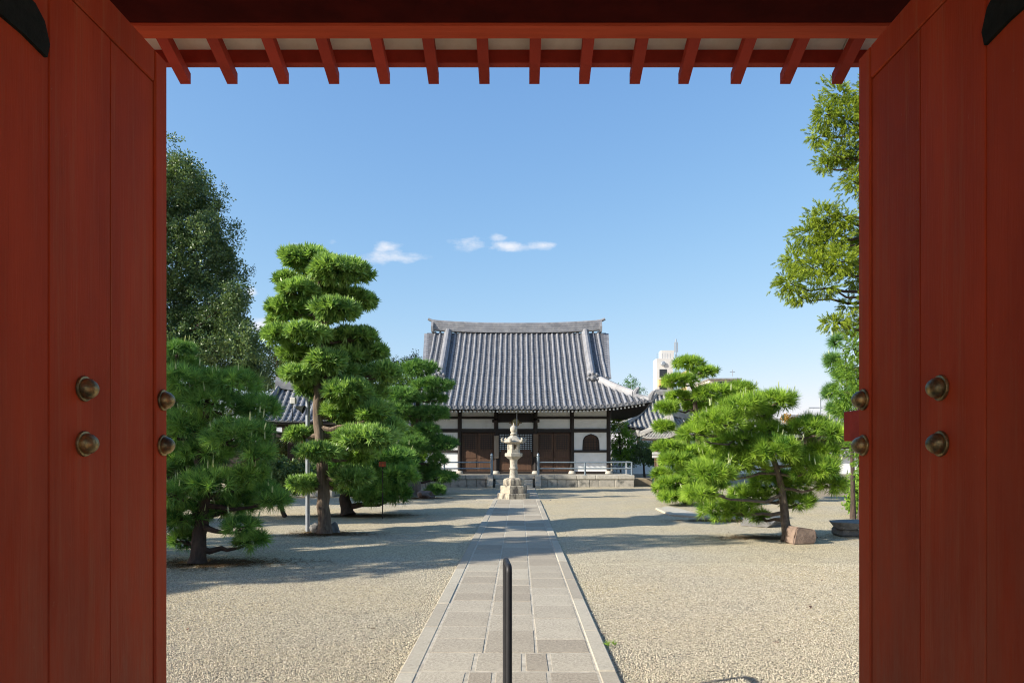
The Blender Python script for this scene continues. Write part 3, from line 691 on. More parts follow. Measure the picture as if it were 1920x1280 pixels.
        for a in range(k_ - 1): Fq += [(a, a + 1, k_ + a + 1, k_ + a), (2*k_ + a, 2*k_ + a + 1, a + 1, a), (k_ + a, k_ + a + 1, 3*k_ + a + 1, 3*k_ + a)]
        fr.add(V, Fq).build('frame', M['darkwood'], win)
        b_ = MB()
        for q in range(1, 6): xx = cx - W + 2 * W * q / 6; b_.box((xx - .012, YW + .03, zs1), (xx + .012, YW + .055, zt - abs(q - 3) * .10 - .08))
        for q in range(1, 5): zz = zs1 + (zt - zs1) * q / 6.2; b_.box((cx - W * .9, YW + .028, zz - .01), (cx + W * .9, YW + .05, zz + .01))
        b_.build('lattice', M['darkwood'], win)
    for i in (1, 3):          # panelled door bays
        x0, x1 = X[i] + .08, X[i + 1] - .08; m_ = (x0 + x1) / 2
        for a, b in ((x0 + .03, m_ - .01), (m_ + .01, x1 - .03)):
            dr = MB().cbox((a, YW + .02, zc[0]), (b, YW + .07, zb[1] - .03), .006).build('door', M['brownwood'], h)
            z0, z1 = zc[0], zb[1] - .03; w = b - a
            for (f0, f1) in ((.04, .30), (.34, .52), (.56, .97)):
                MB().cbox((a + .08, YW + .005, z0 + (z1 - z0) * f0), (b - .08, YW + .03, z0 + (z1 - z0) * f1), .012).build('door_panel', M['brownwood'], dr)
            st = MB()
            for q in range(1, 7): xx = a + .08 + (w - .16) * q / 7; st.box((xx - .012, YW - .006, z0 + (z1 - z0) * .56), (xx + .012, YW + .006, z0 + (z1 - z0) * .97))
            for q in range(1, 8): zz = z0 + (z1 - z0) * (.56 + .41 * q / 8); st.box((a + .08, YW - .004, zz - .01), (b - .08, YW + .004, zz + .01))
            st.build('lattice', M['darkwood'], dr)
    x0, x1 = X[2] + .08, X[3] - .08   # centre bay: lattice over plank doors
    lz0, lz1 = wall_z(846.5), wall_z(813.5)
    sh = panel('lattice_window', x0 + .08, x1 - .08, lz0, lz1, M['paper'], YW + .04); mb = MB(); nx, nz = 13, 9
    for q in range(nx + 1): xx = x0 + .08 + (x1 - x0 - .16) * q / nx; mb.box((xx - .016, YW + .0, lz0 - .02), (xx + .016, YW + .036, lz1 + .02))
    for q in range(nz + 1): zz = lz0 + (lz1 - lz0) * q / nz; mb.box((x0 + .08, YW + .003, zz - .016), (x1 - .08, YW + .033, zz + .016))
    mb.build('lattice', M['darkwood'], sh)
    mb = MB()
    for a, b in ((x0, x0 + .075), (x1 - .075, x1)): mb.box((a, YW - .01, zc[0]), (b, YW + .05, zb[1]))
    mb.box((x0, YW + .0, lz1 + .022), (x1, YW + .05, zb[1])); mb.build('door_frame', M['darkwood'], h)
    m_ = (x0 + x1) / 2
    for a, b in ((x0 + .08, m_ - .006), (m_ + .006, x1 - .08)):
        dr = MB().cbox((a, YW + .01, zc[0]), (b, YW + .06, lz0 - .022), .006).build('door', M['brownwood'], h)
        for q in range(3): MB().cbox((a + .06, YW - .005, zc[0] + .06 + q * .36), (b - .06, YW + .015, zc[0] + .36 + q * .36), .01).build('door_panel', M['brownwood'], dr)
    for xx, y0, y1, mt, w in ((931 - .2, 816.5, 858.5, M['palewood'], .115), (1004.4, 813.5, 856, M['brownboard'], .12)):
        xc = (xx - CX) * u; MB().cbox((xc - w, YW - .15, wall_z(y1)), (xc + w, YW - .115, wall_z(y0)), .006).build('sign_board', mt, h)
    # carved bracket ends, gong and cord over the entrance
    for xx in (930.4, 1004):
        xc = (xx - CX) * u
        MB().cbox((xc - .2, YW - .16, wall_z(792)), (xc + .2, YW - .10, wall_z(786)), .03).build('bracket_arm', M['darkwood'], h)
        MB().tube([(xc, YW - .1, wall_z(790)), (xc, YW - .4, wall_z(789)), (xc, YW - .62, wall_z(793)), (xc, YW - .7, wall_z(788))], [.10, .11, .09, .05], 8).build('carved_bracket', M['darkwood'], h, True)
    MB().cbox((X[2] + .09, YW - .10, wall_z(791.5)), (X[3] - .09, YW - .04, wall_z(775)), .02).build('carved_beam', M['darkwood'], h)
    xc = (966.5 - CX) * (YW - .9) / F; yg = YW - .9
    g_ = MB().lathe([(.02, -.10), (.16, -.09), (.20, -.04), (.21, 0), (.20, .04), (.16, .09), (.02, .10)], 18, M=Matrix.Translation((xc, yg, 3.08)) @ Matrix.Rotation(math.pi / 2, 4, 'X')).build('gong', M['bronze'], h, True)
    MB().tube([(xc, yg, 3.3), (xc, yg, 3.9)], .012, 6).build('gong_hook', M['iron'], g_)
    MB().tube([(xc + .06, yg - .15, 3.6), (xc + .065, yg - .16, 2.9), (xc + .06, yg - .15, 2.45)], .026, 8).build('bell_cord', M['galv'], h, True)
    MB().cbox((xc - .32, YW - .12, wall_z(793.7)), (xc + .32, YW - .09, wall_z(791)), .004).build('name_plate', M['palewood'], h)
    # remaining walls so the hall is a closed body
    YB = 2 * YR - YW
    for s in (-1, 1):
        xx = X[0] if s < 0 else X[5]; sw = MB().box((xx - .03, YW + .1, zp), (xx + .03, YB, ztop)).build('side_wall', M['plaster'], h)
        for k in range(1, 6): y = YW + (YB - YW) * k / 5; MB().cbox((xx - .1, y - .1, zp), (xx + .1, y + .1, ztop), .01).build('post', M['darkwood'], h)
        for (a, b) in levels: MB().box((xx - .06, YW + .1, b), (xx + .06, YB, a)).build('wall_beam', M['darkwood'], h)
    MB().box((X[0], YB - .03, zp), (X[5], YB + .03, ztop)).build('rear_wall', M['plaster'], h)
    MB().box((X[0], YW + .35, ztop - .05), (X[5], YB, ztop)).build('ceiling', M['darkwood'], h)
    # stone platform: coping course over face stones, each stone its own piece ----
    y0 = 32.02; zc0 = .37; XL, XR_ = -5.7, 5.43
    pl = MB().box((XL + .12, y0 + .12, 0), (XR_ - .12, 45.4, .555)).build('platform', M['stone'], h)
    Rr = random.Random(5); gapx = ((925 - CX) * y0 / F, (1003 - CX) * y0 / F)
    def course(name, xa, xb, lo, hi, z0, z1, yy, mat):
        x = xa
        while x < xb - .01:
            ln = Rr.uniform(lo, hi)
            if xb - (x + ln) < lo * .6: ln = xb - x
            MB().cbox((x + .005, yy + Rr.uniform(-.006, .006), z0), (x + ln - .005, yy + .4, z1 + (Rr.uniform(-.004, .004) if name != 'coping_stone' else 0)), .018).build(name, mat, pl, fix=False); x += ln
    for xa, xb in ((XL, gapx[0]), (gapx[1], XR_)):
        course('coping_stone', xa, xb, .85, 1.15, zc0, .56, y0 - .03, M['stonecap'])
        course('face_stone', xa + .02, xb - .02, .42, .85, -.02, zc0 - .006, y0 + .01, M['stone'])
    course('coping_stone', gapx[0], gapx[1], .9, 1.1, zc0 + .01, .556, y0 - .01, M['stonecap'])
    for k, (yy, z1) in enumerate(((31.72, .37), (31.38, .185))):
        course('step', gapx[0] + .1, gapx[1] - .1, .85, 1.1, -.02, z1, yy, M['stonecap'])
    for y in np.arange(y0 + .4, 45, 1.05):
        for xx in (XL, XR_): MB().cbox((xx - .2 if xx < 0 else xx - .22, y, -.02), (xx + .2 if xx < 0 else xx + .0, y + 1.04, .558), .018).build('coping_stone', M['stonecap'], pl, fix=False)
    for s, gx in ((-1, gapx[0]), (1, gapx[1])):      # sloping cheek stones beside the steps
        a, b = sorted((gx, gx - s * -.26)) if s > 0 else sorted((gx - .26, gx)); mb = MB()
        V = []
        for x in (a, b): V += [(x, 31.25, 0), (x, 32.0, 0), (x, 32.0, .575), (x, 31.9, .575), (x, 31.25, .10)]
        mb.add(V, [(0, 1, 2, 3, 4), (9, 8, 7, 6, 5), (0, 5, 6, 1), (1, 6, 7, 2), (2, 7, 8, 3), (3, 8, 9, 4), (4, 9, 5, 0)]).build('cheek_stone', M['kerb'], pl)
    return h
hall()

def railing(name_lbl, posts, back=None):
    y = 32.25; r = root('railing', ((posts[0] - CX) * y / F, y, .56), name_lbl, 'railing'); X = [(p - CX) * y / F for p in posts]
    for k, x in enumerate(X):
        main = k == 0; hgt = 1.40 if main else 1.14
        p = MB().tube([(x, y, .56), (x, y, hgt)], .062 if main else .042, 12).build('post', M['railblue'], r, True)
        if main: MB().lathe([(.075, 0), (.075, .03), (.05, .04), (.05, .06), (.07, .09), (.06, .14), (.02, .19), (.002, .21)], 12, (x, y, hgt)).build('finial', M['railblue'], p, True)
        MB().lathe([(.10, .555), (.10, .575), (.06, .58)], 12, (x, y, 0)).build('foot', M['railblue'], p)
    x0, x1 = X[0], X[-1]
    for z in (1.165, .87): MB().tube([(x0, y, z), (x1, y, z)], .034, 10).build('rail', M['railblue'], r, True)
    if back:
        for z in (1.165, .87): MB().tube([(x1, y, z), (x1, y + 8, z)], .034, 10).build('rail', M['galv'], r, True)
        for k in range(1, 6): MB().tube([(x1, y + 1.6 * k, .56), (x1, y + 1.6 * k, 1.2)], .042, 10).build('post', M['galv'], r, True)
railing('blue grey metal railing right of the hall steps', [1009, 1097, 1184.5], True)
railing('blue grey metal railing left of the hall steps, partly behind pines', [922, 833, 745], True)

# ------------------------------------------------------------------ foliage machinery
def needle_tuft(n, L, w, spread=(12, 80), seed=0):
    """needles as thin triangles fanning out from the origin around +Z"""
    r = np.random.default_rng(seed); V = []; T = []
    for i in range(n):
        th = math.radians(r.uniform(*spread)) if i else .05; ph = i * 2.39996 + r.uniform(-.3, .3); l = L * r.uniform(.75, 1.1)
        d = np.array([math.sin(th) * math.cos(ph), math.sin(th) * math.sin(ph), math.cos(th)]); sd = np.cross(d, [.3, .2, 1.0]); sd /= np.linalg.norm(sd) + 1e-9
        rot = r.uniform(0, 3.14); sd = sd * math.cos(rot) + np.cross(d, sd) * math.sin(rot)
        V += [d * l * .05 - sd * w / 2, d * l * .05 + sd * w / 2, d * l]; T.append((3*i, 3*i + 1, 3*i + 2))
    return np.array(V), np.array(T)
def leaf_tuft(n, R_, L, w, seed=0):
    """a spray of n folded diamond leaves spread in a ball of radius R_"""
    r = np.random.default_rng(seed); V = []; T = []
    for i in range(n):
        c = r.normal(0, 1, 3); c = c / np.linalg.norm(c) * R_ * r.uniform(.2, 1); d = r.normal(0, 1, 3) + c / R_ + np.array([0, 0, .2]); d /= np.linalg.norm(d)
        sd = np.cross(d, r.normal(0, 1, 3)); sd /= np.linalg.norm(sd); nn = np.cross(d, sd); l = L * r.uniform(.7, 1.2); b = len(V)
        V += [c, c + d * l * .5 + sd * w / 2 + nn * w * .15, c + d * l, c + d * l * .5 - sd * w / 2 + nn * w * .15]; T += [(b, b + 1, b + 2), (b, b + 2, b + 3)]
    return np.array(V), np.array(T)
def spray_tuft(L, w, seed=0, n=16):
    """flat feathery cedar spray along +Z, drooping at the tip"""
    r = np.random.default_rng(seed); V = []; T = []
    for i in range(n):
        f = (i + .5) / n; p = np.array([0, .12 * L * f * f, L * f * .8]); a = r.uniform(0, 6.28); d = np.array([math.cos(a) * .6, math.sin(a) * .6, .8]); d /= np.linalg.norm(d)
        l = L * .42 * (1.1 - .55 * f); sd = np.cross(d, r.normal(0, 1, 3)); sd /= np.linalg.norm(sd); b = len(V)
        V += [p - sd * w * .5, p + sd * w * .5, p + d * l]; T.append((b, b + 1, b + 2))
    return np.array(V), np.array(T)
def frames(dirs, r):
    dirs = dirs / np.linalg.norm(dirs, axis=1, keepdims=True); a = np.cross(dirs, r.normal(0, 1, dirs.shape)); a /= np.linalg.norm(a, axis=1, keepdims=True); b = np.cross(dirs, a)
    return np.stack([a, b, dirs], 2)                        # columns
def scatter(tmpls, pts, dirs, sc, tint, r):
    Vs, Ts, At = [], [], []; off = 0; which = r.integers(0, len(tmpls), len(pts)); Fm = frames(dirs, r)
    for k, (tv, tt) in enumerate(tmpls):
        i = np.where(which == k)[0]
        if not len(i): continue
        v = np.einsum('nij,kj->nki', Fm[i], tv) * sc[i][:, None, None] + pts[i][:, None, :]
        Vs.append(v.reshape(-1, 3)); Ts.append((tt[None] + (np.arange(len(i)) * len(tv))[:, None, None]).reshape(-1, 3) + off); off += len(i) * len(tv)
        At.append(np.clip(np.repeat(tint[i], len(tv)) + r.normal(0, .10, len(i) * len(tv)), 0, .93))
    return np.concatenate(Vs), np.concatenate(Ts), np.concatenate(At)
def lump(dirs, r, k=5, amp=.16):
    """smooth bumpy radius factor over directions"""
    f = np.ones(len(dirs))
    for _ in range(k):
        c = r.normal(0, 1, 3); c /= np.linalg.norm(c); f += amp * r.uniform(.4, 1) * np.cos(r.uniform(2.5, 6) * np.arccos(np.clip(dirs @ c, -1, 1)) + r.uniform(0, 6)) / 1.5
    return f
def blob(c, rad, n, r, tm, size, low=-.35, upb=.55, shell=(.72, 1.03), amp=.13, tb=.5):
    """tufts spread over a lumpy ellipsoid"""
    n = max(n, 2); d = r.normal(0, 1, (n * 5 + 40, 3)); d /= np.linalg.norm(d, axis=1, keepdims=True); d = d[d[:, 2] > low][:n]
    rad = np.array(rad); rr = (r.uniform(shell[0] ** 2, shell[1] ** 2, len(d)) ** .5) * lump(d, r, amp=amp)
    pts = np.array(c) + d * rad * rr[:, None]; nd = d / rad * rad.mean(); nd /= np.linalg.norm(nd, axis=1, keepdims=True); nd[:, 2] += upb; nd += r.normal(0, .22, nd.shape)
    tint = np.clip(r.normal(tb, .30, len(d)) + r.normal(0, .05), 0, 1)
    return scatter(tm, pts, nd, size * r.uniform(.8, 1.2, len(d)), tint, r)
def foliage_obj(name, data, mat, parent):
    V, T, A = data; return link(name, raw_mesh(name, V - np.array(org(parent)), T, mat, False, A), parent)
def limb(a, b, r0, r1, sag=.0, k=5, wob=.04, r=random):
    a, b = Vector(a), Vector(b); pts = []; rad = []; ln = (b - a).length
    for i in range(k + 1):
        t = i / k; p = a.lerp(b, t) + Vector((0, 0, sag * math.sin(math.pi * t) * ln))
        if 0 < i < k: p += Vector((r.uniform(-1, 1), r.uniform(-1, 1), r.uniform(-1, 1))) * wob * ln
        pts.append(p); rad.append(r0 + (r1 - r0) * t)
    return pts, rad

TM_PINE = [needle_tuft(34, .165, .0108, (8, 82), s) for s in range(5)]
TM_PINEF = [needle_tuft(18, .19, .021, (8, 80), s) for s in range(4)]
TM_MAKI = [needle_tuft(10, .13, .034, (5, 75), 20 + s) for s in range(4)]
CANDLE = needle_tuft(4, .13, .02, (0, 6), 50)
TM_LEAF = [leaf_tuft(9, .16, .13, .07, s) for s in range(4)]
TM_BIG = [leaf_tuft(18, .27, .14, .075, 30 + s) for s in range(4)]
TM_CEDAR = [spray_tuft(.21, .014, s, 30) for s in range(4)]

def tree(name, label, cat, base, trunk, trad, pads, d, mat, bark, tm, size, dens, group=None, seed=1, candles=0.0, thick=1.12, wide=1.06, limb_r=.35, low=-.35, upb=.55, amp=.13, tb=.5, rough_pads=None, limbs=True, lumpname='foliage_pad', maxpad=100000):
    """base: world point; trunk: world points; pads: (px, py, half width px, half height px, depth offset m)"""
    r = np.random.default_rng(seed); rr = random.Random(seed); base = Vector(base); t = root(name, base, label, cat, group)
    trunk = [Vector(p) for p in trunk]
    # denser polyline for the trunk
    pts = []; 
    for a, b in zip(trunk, trunk[1:]):
        for k in range(4):
            q = a.lerp(b, k / 4); pts.append(q + Vector((rr.uniform(-1, 1), rr.uniform(-1, 1), 0)) * trad * .12)
    pts.append(trunk[-1]); n = len(pts); rad = [trad * (1.28 if i == 0 else 1.0) * (1 - .72 * i / (n - 1)) for i in range(n)]
    tk = MB().tube(pts, rad, 10).build('trunk', bark, t, True)
    for (px, py, hw, hh, dd) in pads:
        dp = d + dd; c = P(px, py, dp); k = dp / F; rx, rz = hw * k * wide, hh * k * thick; ry = rx * rr.uniform(.8, 1.0)
        area = 2 * math.pi * ((rx * ry) ** .8 + (rx * rz) ** .8 + (ry * rz) ** .8) / 3 * 1.0
        nn = min(int(area * dens), maxpad); data = blob(c, (max(rx - size * .10, .05), ry, max(rz - size * .09, .04)), nn, r, tm, size, low, upb, amp=amp, tb=tb)
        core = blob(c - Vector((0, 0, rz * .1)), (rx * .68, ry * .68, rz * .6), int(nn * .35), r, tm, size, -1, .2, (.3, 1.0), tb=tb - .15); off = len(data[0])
        V, T, A = np.concatenate([data[0], core[0]]), np.concatenate([data[1], core[1] + off]), np.concatenate([data[2], core[2]])
        if candles:
            ca = blob(c + Vector((0, 0, .06)), (rx * .95, ry * .95, rz), max(2, int(nn * candles)), r, [CANDLE], 1.0, .05, 3.0, (.9, 1.08), tb=1.0); off = len(V)
            V, T, A = np.concatenate([V, ca[0]]), np.concatenate([T, ca[1] + off]), np.concatenate([A, np.ones(len(ca[0])) * 1.0])
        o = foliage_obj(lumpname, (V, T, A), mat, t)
        if limbs:
            # limb from the nearest lower trunk point
            best = min(pts, key=lambda q: (q - Vector((c.x, c.y, c.z - .35 * (q - c).xy.length if False else c.z))).length + (2 * max(0, q.z - c.z)))
            i = pts.index(best); end = c - Vector((0, 0, rz * .35)); p_, r_ = limb(best, end, min(rad[i] * .55, limb_r * .2), .012, -.05, 5, .05, rr)
            MB().tube(p_, r_, 6).build('branch', bark, t, True)
            for q in range(3):
                e2 = c + Vector((rr.uniform(-.7, .7) * rx, rr.uniform(-.7, .7) * ry, -rz * .1)); p_, r_ = limb(Vector(p_[3]) if q == 0 else p_[min(3, len(p_) - 1)], e2, .016, .006, 0, 3, .06, rr) if False else limb(end.lerp(best, .3), e2, .018, .006, 0, 3, .06, rr)
                MB().tube(p_, r_, 5).build('twig', bark, o if False else tk, True)
    return t
def rj(seed, lo=-.5, hi=.5):
    r = random.Random(seed); return lambda: r.uniform(lo, hi)

# ---- near left pine, in the shade
d = 9.94; q = rj(3, -.55, .6); b = G(371, 1057)
tree('pine_tree', 'dark green pine beside the left door, its lowest branch drooping to the gravel', 'pine tree', b,
     [b, P(375, 1000, d), P(383, 930, d), P(372, 860, d + .1), P(385, 790, d), P(392, 715, d)], .115,
     [(x, y, w, h, q()) for x, y, w, h in [(345, 716, 52, 34), (430, 720, 60, 34), (395, 752, 55, 30), (482, 765, 48, 32), (365, 800, 62, 38), (450, 818, 70, 38), (487, 850, 34, 24), (345, 868, 50, 36), (405, 905, 72, 34), (470, 890, 40, 26), (478, 922, 55, 24), (517, 938, 34, 20),
      (435, 950, 55, 26), (352, 968, 50, 32), (345, 1010, 30, 24), (452, 985, 38, 20), (470, 1012, 36, 17), (275, 790, 60, 34), (262, 880, 60, 34), (285, 960, 50, 30), (395, 845, 60, 32), (330, 925, 48, 26)]],
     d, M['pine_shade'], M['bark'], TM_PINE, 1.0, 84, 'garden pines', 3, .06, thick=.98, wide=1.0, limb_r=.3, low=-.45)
# ---- tall cloud-pruned podocarpus
d = 13.56; q = rj(5, -.7, .7); b = G(608, 1001)
mk = [(577, 489, 50, 22, .1), (637, 508, 58, 25, -.3), (540, 525, 28, 13, .4), (562, 546, 38, 20, -.4), (600, 535, 40, 20, .5), (662, 563, 46, 20, .7), (540, 578, 42, 21, -.1), (632, 581, 48, 18, -.6), (600, 590, 40, 18, .8), (530, 628, 37, 18, -.2), (578, 624, 42, 17, -.7), (665, 632, 45, 17, .4), (617, 640, 40, 18, .6),
      (556, 664, 36, 15, .4), (612, 678, 40, 22, -.5), (655, 668, 40, 18, .5), (565, 702, 42, 15, -.3), (640, 700, 45, 18, .3), (577, 725, 26, 17, .2), (655, 735, 50, 24, -.3), (645, 772, 46, 18, .2), (700, 772, 36, 22, -.3), (690, 740, 36, 20, .6),
      (563, 812, 28, 12, .3), (720, 700, 34, 20, .5), (600, 715, 34, 16, .7), (735, 800, 26, 16, .3), (705, 660, 28, 14, .6), (620, 745, 30, 16, .6), (675, 800, 40, 16, .5), (620, 560, 36, 16, .6), (520, 600, 20, 9, .2), (594, 846, 45, 15, -.75), (690, 820, 62, 24, -.3), (640, 822, 34, 16, .6), (672, 852, 36, 12, .5), (662, 893, 42, 18, -.2), (640, 905, 30, 12, .5), (572, 906, 36, 13, .1)]
tree('podocarpus_tree', 'tall cloud-pruned garden tree with stacked pads and a pale bare trunk', 'tree', b,
     [b, P(606, 930, d), P(604, 860, d), P(597, 800, d), P(595, 720, d), P(600, 650, d), P(594, 590, d), P(598, 530, d), P(590, 490, d)], .135,
     mk, d, M['maki'], M['barkpale'], TM_MAKI, 1.2, 250, None, 5, 0, thick=1.18, wide=1.08, limb_r=.4, low=-.4, upb=.7, tb=.6)
# ---- right front pine, full sun
d = 12.56; q = rj(7, -.7, .7); b = G(1475, 1014)
tree('pine_tree', 'bright green spreading pine on the right behind the reddish stone block', 'pine tree', b,
     [b, P(1472, 960, d), P(1466, 915, d), P(1450, 860, d), P(1440, 800, d), P(1445, 752, d)], .09,
     [(x, y, w, h, q()) for x, y, w, h in [(1448, 752, 50, 20), (1392, 762, 44, 22), (1420, 775, 36, 16), (1345, 790, 50, 25), (1430, 808, 42, 20), (1520, 800, 48, 20), (1556, 812, 30, 16), (1375, 830, 50, 22), (1300, 812, 30, 16), (1375, 868, 62, 28), (1452, 845, 55, 28), (1325, 885, 45, 22), (1500, 862, 36, 20),
      (1462, 905, 56, 26), (1532, 880, 46, 22), (1560, 908, 30, 16), (1360, 955, 48, 22), (1405, 930, 45, 20), (1500, 940, 34, 14), (1540, 845, 36, 16), (1420, 968, 24, 10), (1310, 925, 35, 16)]],
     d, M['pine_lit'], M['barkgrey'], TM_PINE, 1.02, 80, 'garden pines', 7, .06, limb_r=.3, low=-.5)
# ---- right back pine
d = 21.5; q = rj(8, -.9, .9); b = G(1290, 944)
tree('pine_tree', 'layered pine right of the hall, its narrow top in front of the white building', 'pine tree', b,
     [b, P(1298, 890, d), P(1310, 830, d), P(1305, 770, d), P(1300, 730, d), P(1288, 700, d), P(1292, 685, d)], .12,
     [(x, y, w, h, q()) for x, y, w, h in [(1292, 681, 30, 11), (1322, 697, 24, 10), (1274, 714, 33, 11), (1272, 743, 24, 9), (1345, 738, 46, 17), (1250, 764, 24, 10), (1308, 762, 30, 14), (1385, 730, 28, 14), (1244, 800, 22, 11), (1320, 800, 34, 16), (1252, 838, 30, 12), (1290, 850, 34, 16), (1268, 862, 34, 14), (1240, 888, 20, 11), (1262, 905, 32, 12), (1300, 885, 36, 18), (1262, 930, 30, 10), (1292, 930, 34, 12), (1330, 850, 30, 18), (1330, 905, 36, 16), (1235, 915, 14, 8)]],
     d, M['pine_lit'], M['bark'], TM_PINEF, 1.1, 85, 'garden pines', 8, .0, limb_r=.35, low=-.45)
# ---- pine in front of the hall's left bays
d = 26.5; q = rj(9, -.8, .8); b = G(775, 928)
tree('pine_tree', 'dark cloud-pruned pine standing before the left end of the hall', 'pine tree', b,
     [b, P(772, 880, d), P(780, 830, d), P(786, 780, d), P(782, 740, d), P(785, 700, d)], .17,
     [(x, y, w, h, q()) for x, y, w, h in [(785, 692, 30, 13), (808, 724, 34, 12), (757, 744, 34, 14), (816, 748, 20, 8), (745, 768, 30, 11), (806, 776, 34, 12), (765, 780, 26, 12), (800, 806, 22, 10), (752, 815, 28, 12), (812, 832, 42, 13), (775, 836, 30, 14), (820, 863, 15, 10), (760, 868, 30, 14), (828, 893, 25, 9), (795, 885, 28, 12), (745, 890, 30, 14), (816, 919, 18, 8)]],
     d, M['pine_mid'], M['bark'], TM_PINEF, 1.1, 85, 'garden pines', 9, .0, thick=1.4, wide=1.22, limb_r=.4, low=-.45)
# ---- low dark pine between the tall tree and the hall
d = 17.65; q = rj(10, -.8, .8); b = G(652, 966)
tree('pine_tree', 'low dark pine with a leaning trunk behind the tall pruned tree', 'pine tree', b,
     [b, P(646, 935, d), P(655, 900, d), P(672, 865, d), P(690, 840, d)], .17,
     [(x, y, w, h, q()) for x, y, w, h in [(690, 840, 45, 16), (735, 862, 40, 16), (700, 880, 46, 18), (745, 890, 36, 16), (725, 918, 32, 17), (650, 868, 40, 16), (620, 885, 36, 14), (685, 912, 40, 15), (745, 925, 24, 13), (700, 930, 30, 12)]],
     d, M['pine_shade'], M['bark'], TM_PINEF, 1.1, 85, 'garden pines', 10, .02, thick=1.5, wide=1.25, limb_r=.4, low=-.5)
# ---- pine top just showing behind the near left one
d = 15.0; q = rj(12, -.7, .7)
tree('pine_tree', 'pine crown rising behind the near left pine, against the big broadleaf tree', 'pine tree', P(330, 849 + 1280 * 1.6 / d, d),
     [P(330, 849 + 1280 * 1.6 / d, d), P(325, 850, d), P(330, 740, d), P(332, 665, d)], .14,
     [(x, y, w, h, q()) for x, y, w, h in [(335, 655, 32, 16), (300, 690, 50, 22), (350, 684, 26, 14), (300, 740, 60, 24), (280, 770, 50, 24), (300, 840, 60, 26)]],
     d, M['pine_mid'], M['bark'], TM_PINE, 1.1, 60, 'garden pines', 12, .02, limb_r=.4, low=-.5)

# ---- broadleaf masses
def leafy(name, label, cat, d, base_px, blobs, mat, tm, size, dens, seed, bark=None, group=None, trad=.3, amp=.2, upb=.25, low=-.8, shell=(.55, 1.06), tb=.5, zbase=0.0):
    r = np.random.default_rng(seed); rr = random.Random(seed); bx = (base_px - CX) * d / F; b = Vector((bx, d, zbase))
    t = root(name, b, label, cat, group); cs = [P(x, y, d + dd) for x, y, w, h, dd in blobs]; top = max(cs, key=lambda v: v.z)
    mb = MB(); mid = Vector((bx * .6 + top.x * .4, d, max(zbase + .3, top.z * .55)))
    tp, tr_ = limb(b, mid, trad, trad * .6, 0, 5, .02, rr); mb.tube(tp, tr_, 9); tp, tr_ = limb(mid, top, trad * .6, trad * .12, 0, 5, .04, rr); mb.tube(tp, tr_, 8)
    mb.build('trunk', bark or M['bark'], t, True)
    allV = []; 
    for (x, y, w, h, dd), c in zip(blobs, cs):
        k = (d + dd) / F; rx, rz = w * k, h * k; ry = rx * rr.uniform(.8, 1.05); n = int(4 * math.pi * ((rx * ry) ** 1.6 / 3 + (rx * rz) ** 1.6 / 3 + (ry * rz) ** 1.6 / 3) ** (1 / 1.6) * dens)
        foliage_obj('foliage', blob(c, (rx, ry, rz), n, r, tm, size, low, upb, shell, amp, tb), mat, t)
        p_, r_ = limb(tp[0] if c.z > mid.z else b.lerp(mid, .7), c, trad * .3, .02, 0, 5, .06, rr); MB().tube(p_, r_, 6).build('branch', bark or M['bark'], t, True)
    return t
q = rj(21, -2.5, 2.5)
leafy('camphor_tree', 'huge dark broadleaf tree rising behind the left door', 'tree', 40, 250,
      [(x, y, w, h, q()) for x, y, w, h in [(335, 322, 34, 30), (370, 345, 30, 26), (385, 392, 26, 36), (340, 385, 44, 46), (350, 450, 56, 44), (415, 478, 36, 38), (425, 520, 28, 36), (370, 530, 60, 50), (330, 600, 60, 60), (420, 590, 40, 46), (450, 640, 36, 42), (385, 650, 56, 50), (462, 690, 30, 34), (330, 690, 60, 46), (430, 710, 50, 36), (280, 400, 70, 70), (250, 520, 80, 80), (240, 650, 80, 80), (290, 330, 50, 50), (395, 610, 40, 40), (480, 715, 22, 22), (466, 650, 26, 30), (440, 560, 24, 30), (476, 690, 26, 28), (400, 440, 30, 30)]],
      M['camphor'], TM_BIG, 1.1, 15, 21, trad=.7, amp=.55, tb=.45, shell=(.5, 1.08))
q = rj(23, -2, 2)
leafy('background_tree', 'olive green tree behind the tiled pavilion roof', 'tree', 44, 545,
      [(x, y, w, h, q()) for x, y, w, h in [(520, 690, 34, 30), (560, 668, 34, 26), (545, 720, 50, 26), (600, 690, 34, 34), (515, 660, 22, 18)]], M['olive'], TM_BIG, .9, 9, 23, trad=.3, amp=.3)
leafy('background_tree', 'light green tree behind the tall pruned tree', 'tree', 42, 700,
      [(x, y, w, h, q()) for x, y, w, h in [(700, 682, 36, 26), (660, 665, 30, 20), (735, 710, 34, 30), (690, 730, 50, 34), (640, 720, 40, 36), (730, 760, 40, 30)]], M['shrub'], TM_BIG, .85, 10, 24, trad=.3, amp=.28, tb=.35)
leafy('background_tree', 'mid green tree between the pruned tree and the hall roof', 'tree', 46, 780,
      [(x, y, w, h, q()) for x, y, w, h in [(770, 685, 24, 20), (800, 700, 26, 26), (765, 720, 36, 30), (820, 740, 24, 26), (740, 690, 18, 14), (790, 760, 40, 30)]], M['olive'], TM_BIG, .85, 10, 25, trad=.3, amp=.28)
leafy('background_tree', 'small dark pine-like tree top right of the hall roof', 'tree', 60, 1183,
      [(x, y, w, h, q()) for x, y, w, h in [(1182, 722, 14, 14), (1170, 735, 14, 14), (1197, 738, 14, 16), (1182, 755, 26, 20), (1184, 790, 26, 24)]], M['pine_mid'], TM_BIG, .8, 9, 26, trad=.25, amp=.3, tb=.2)
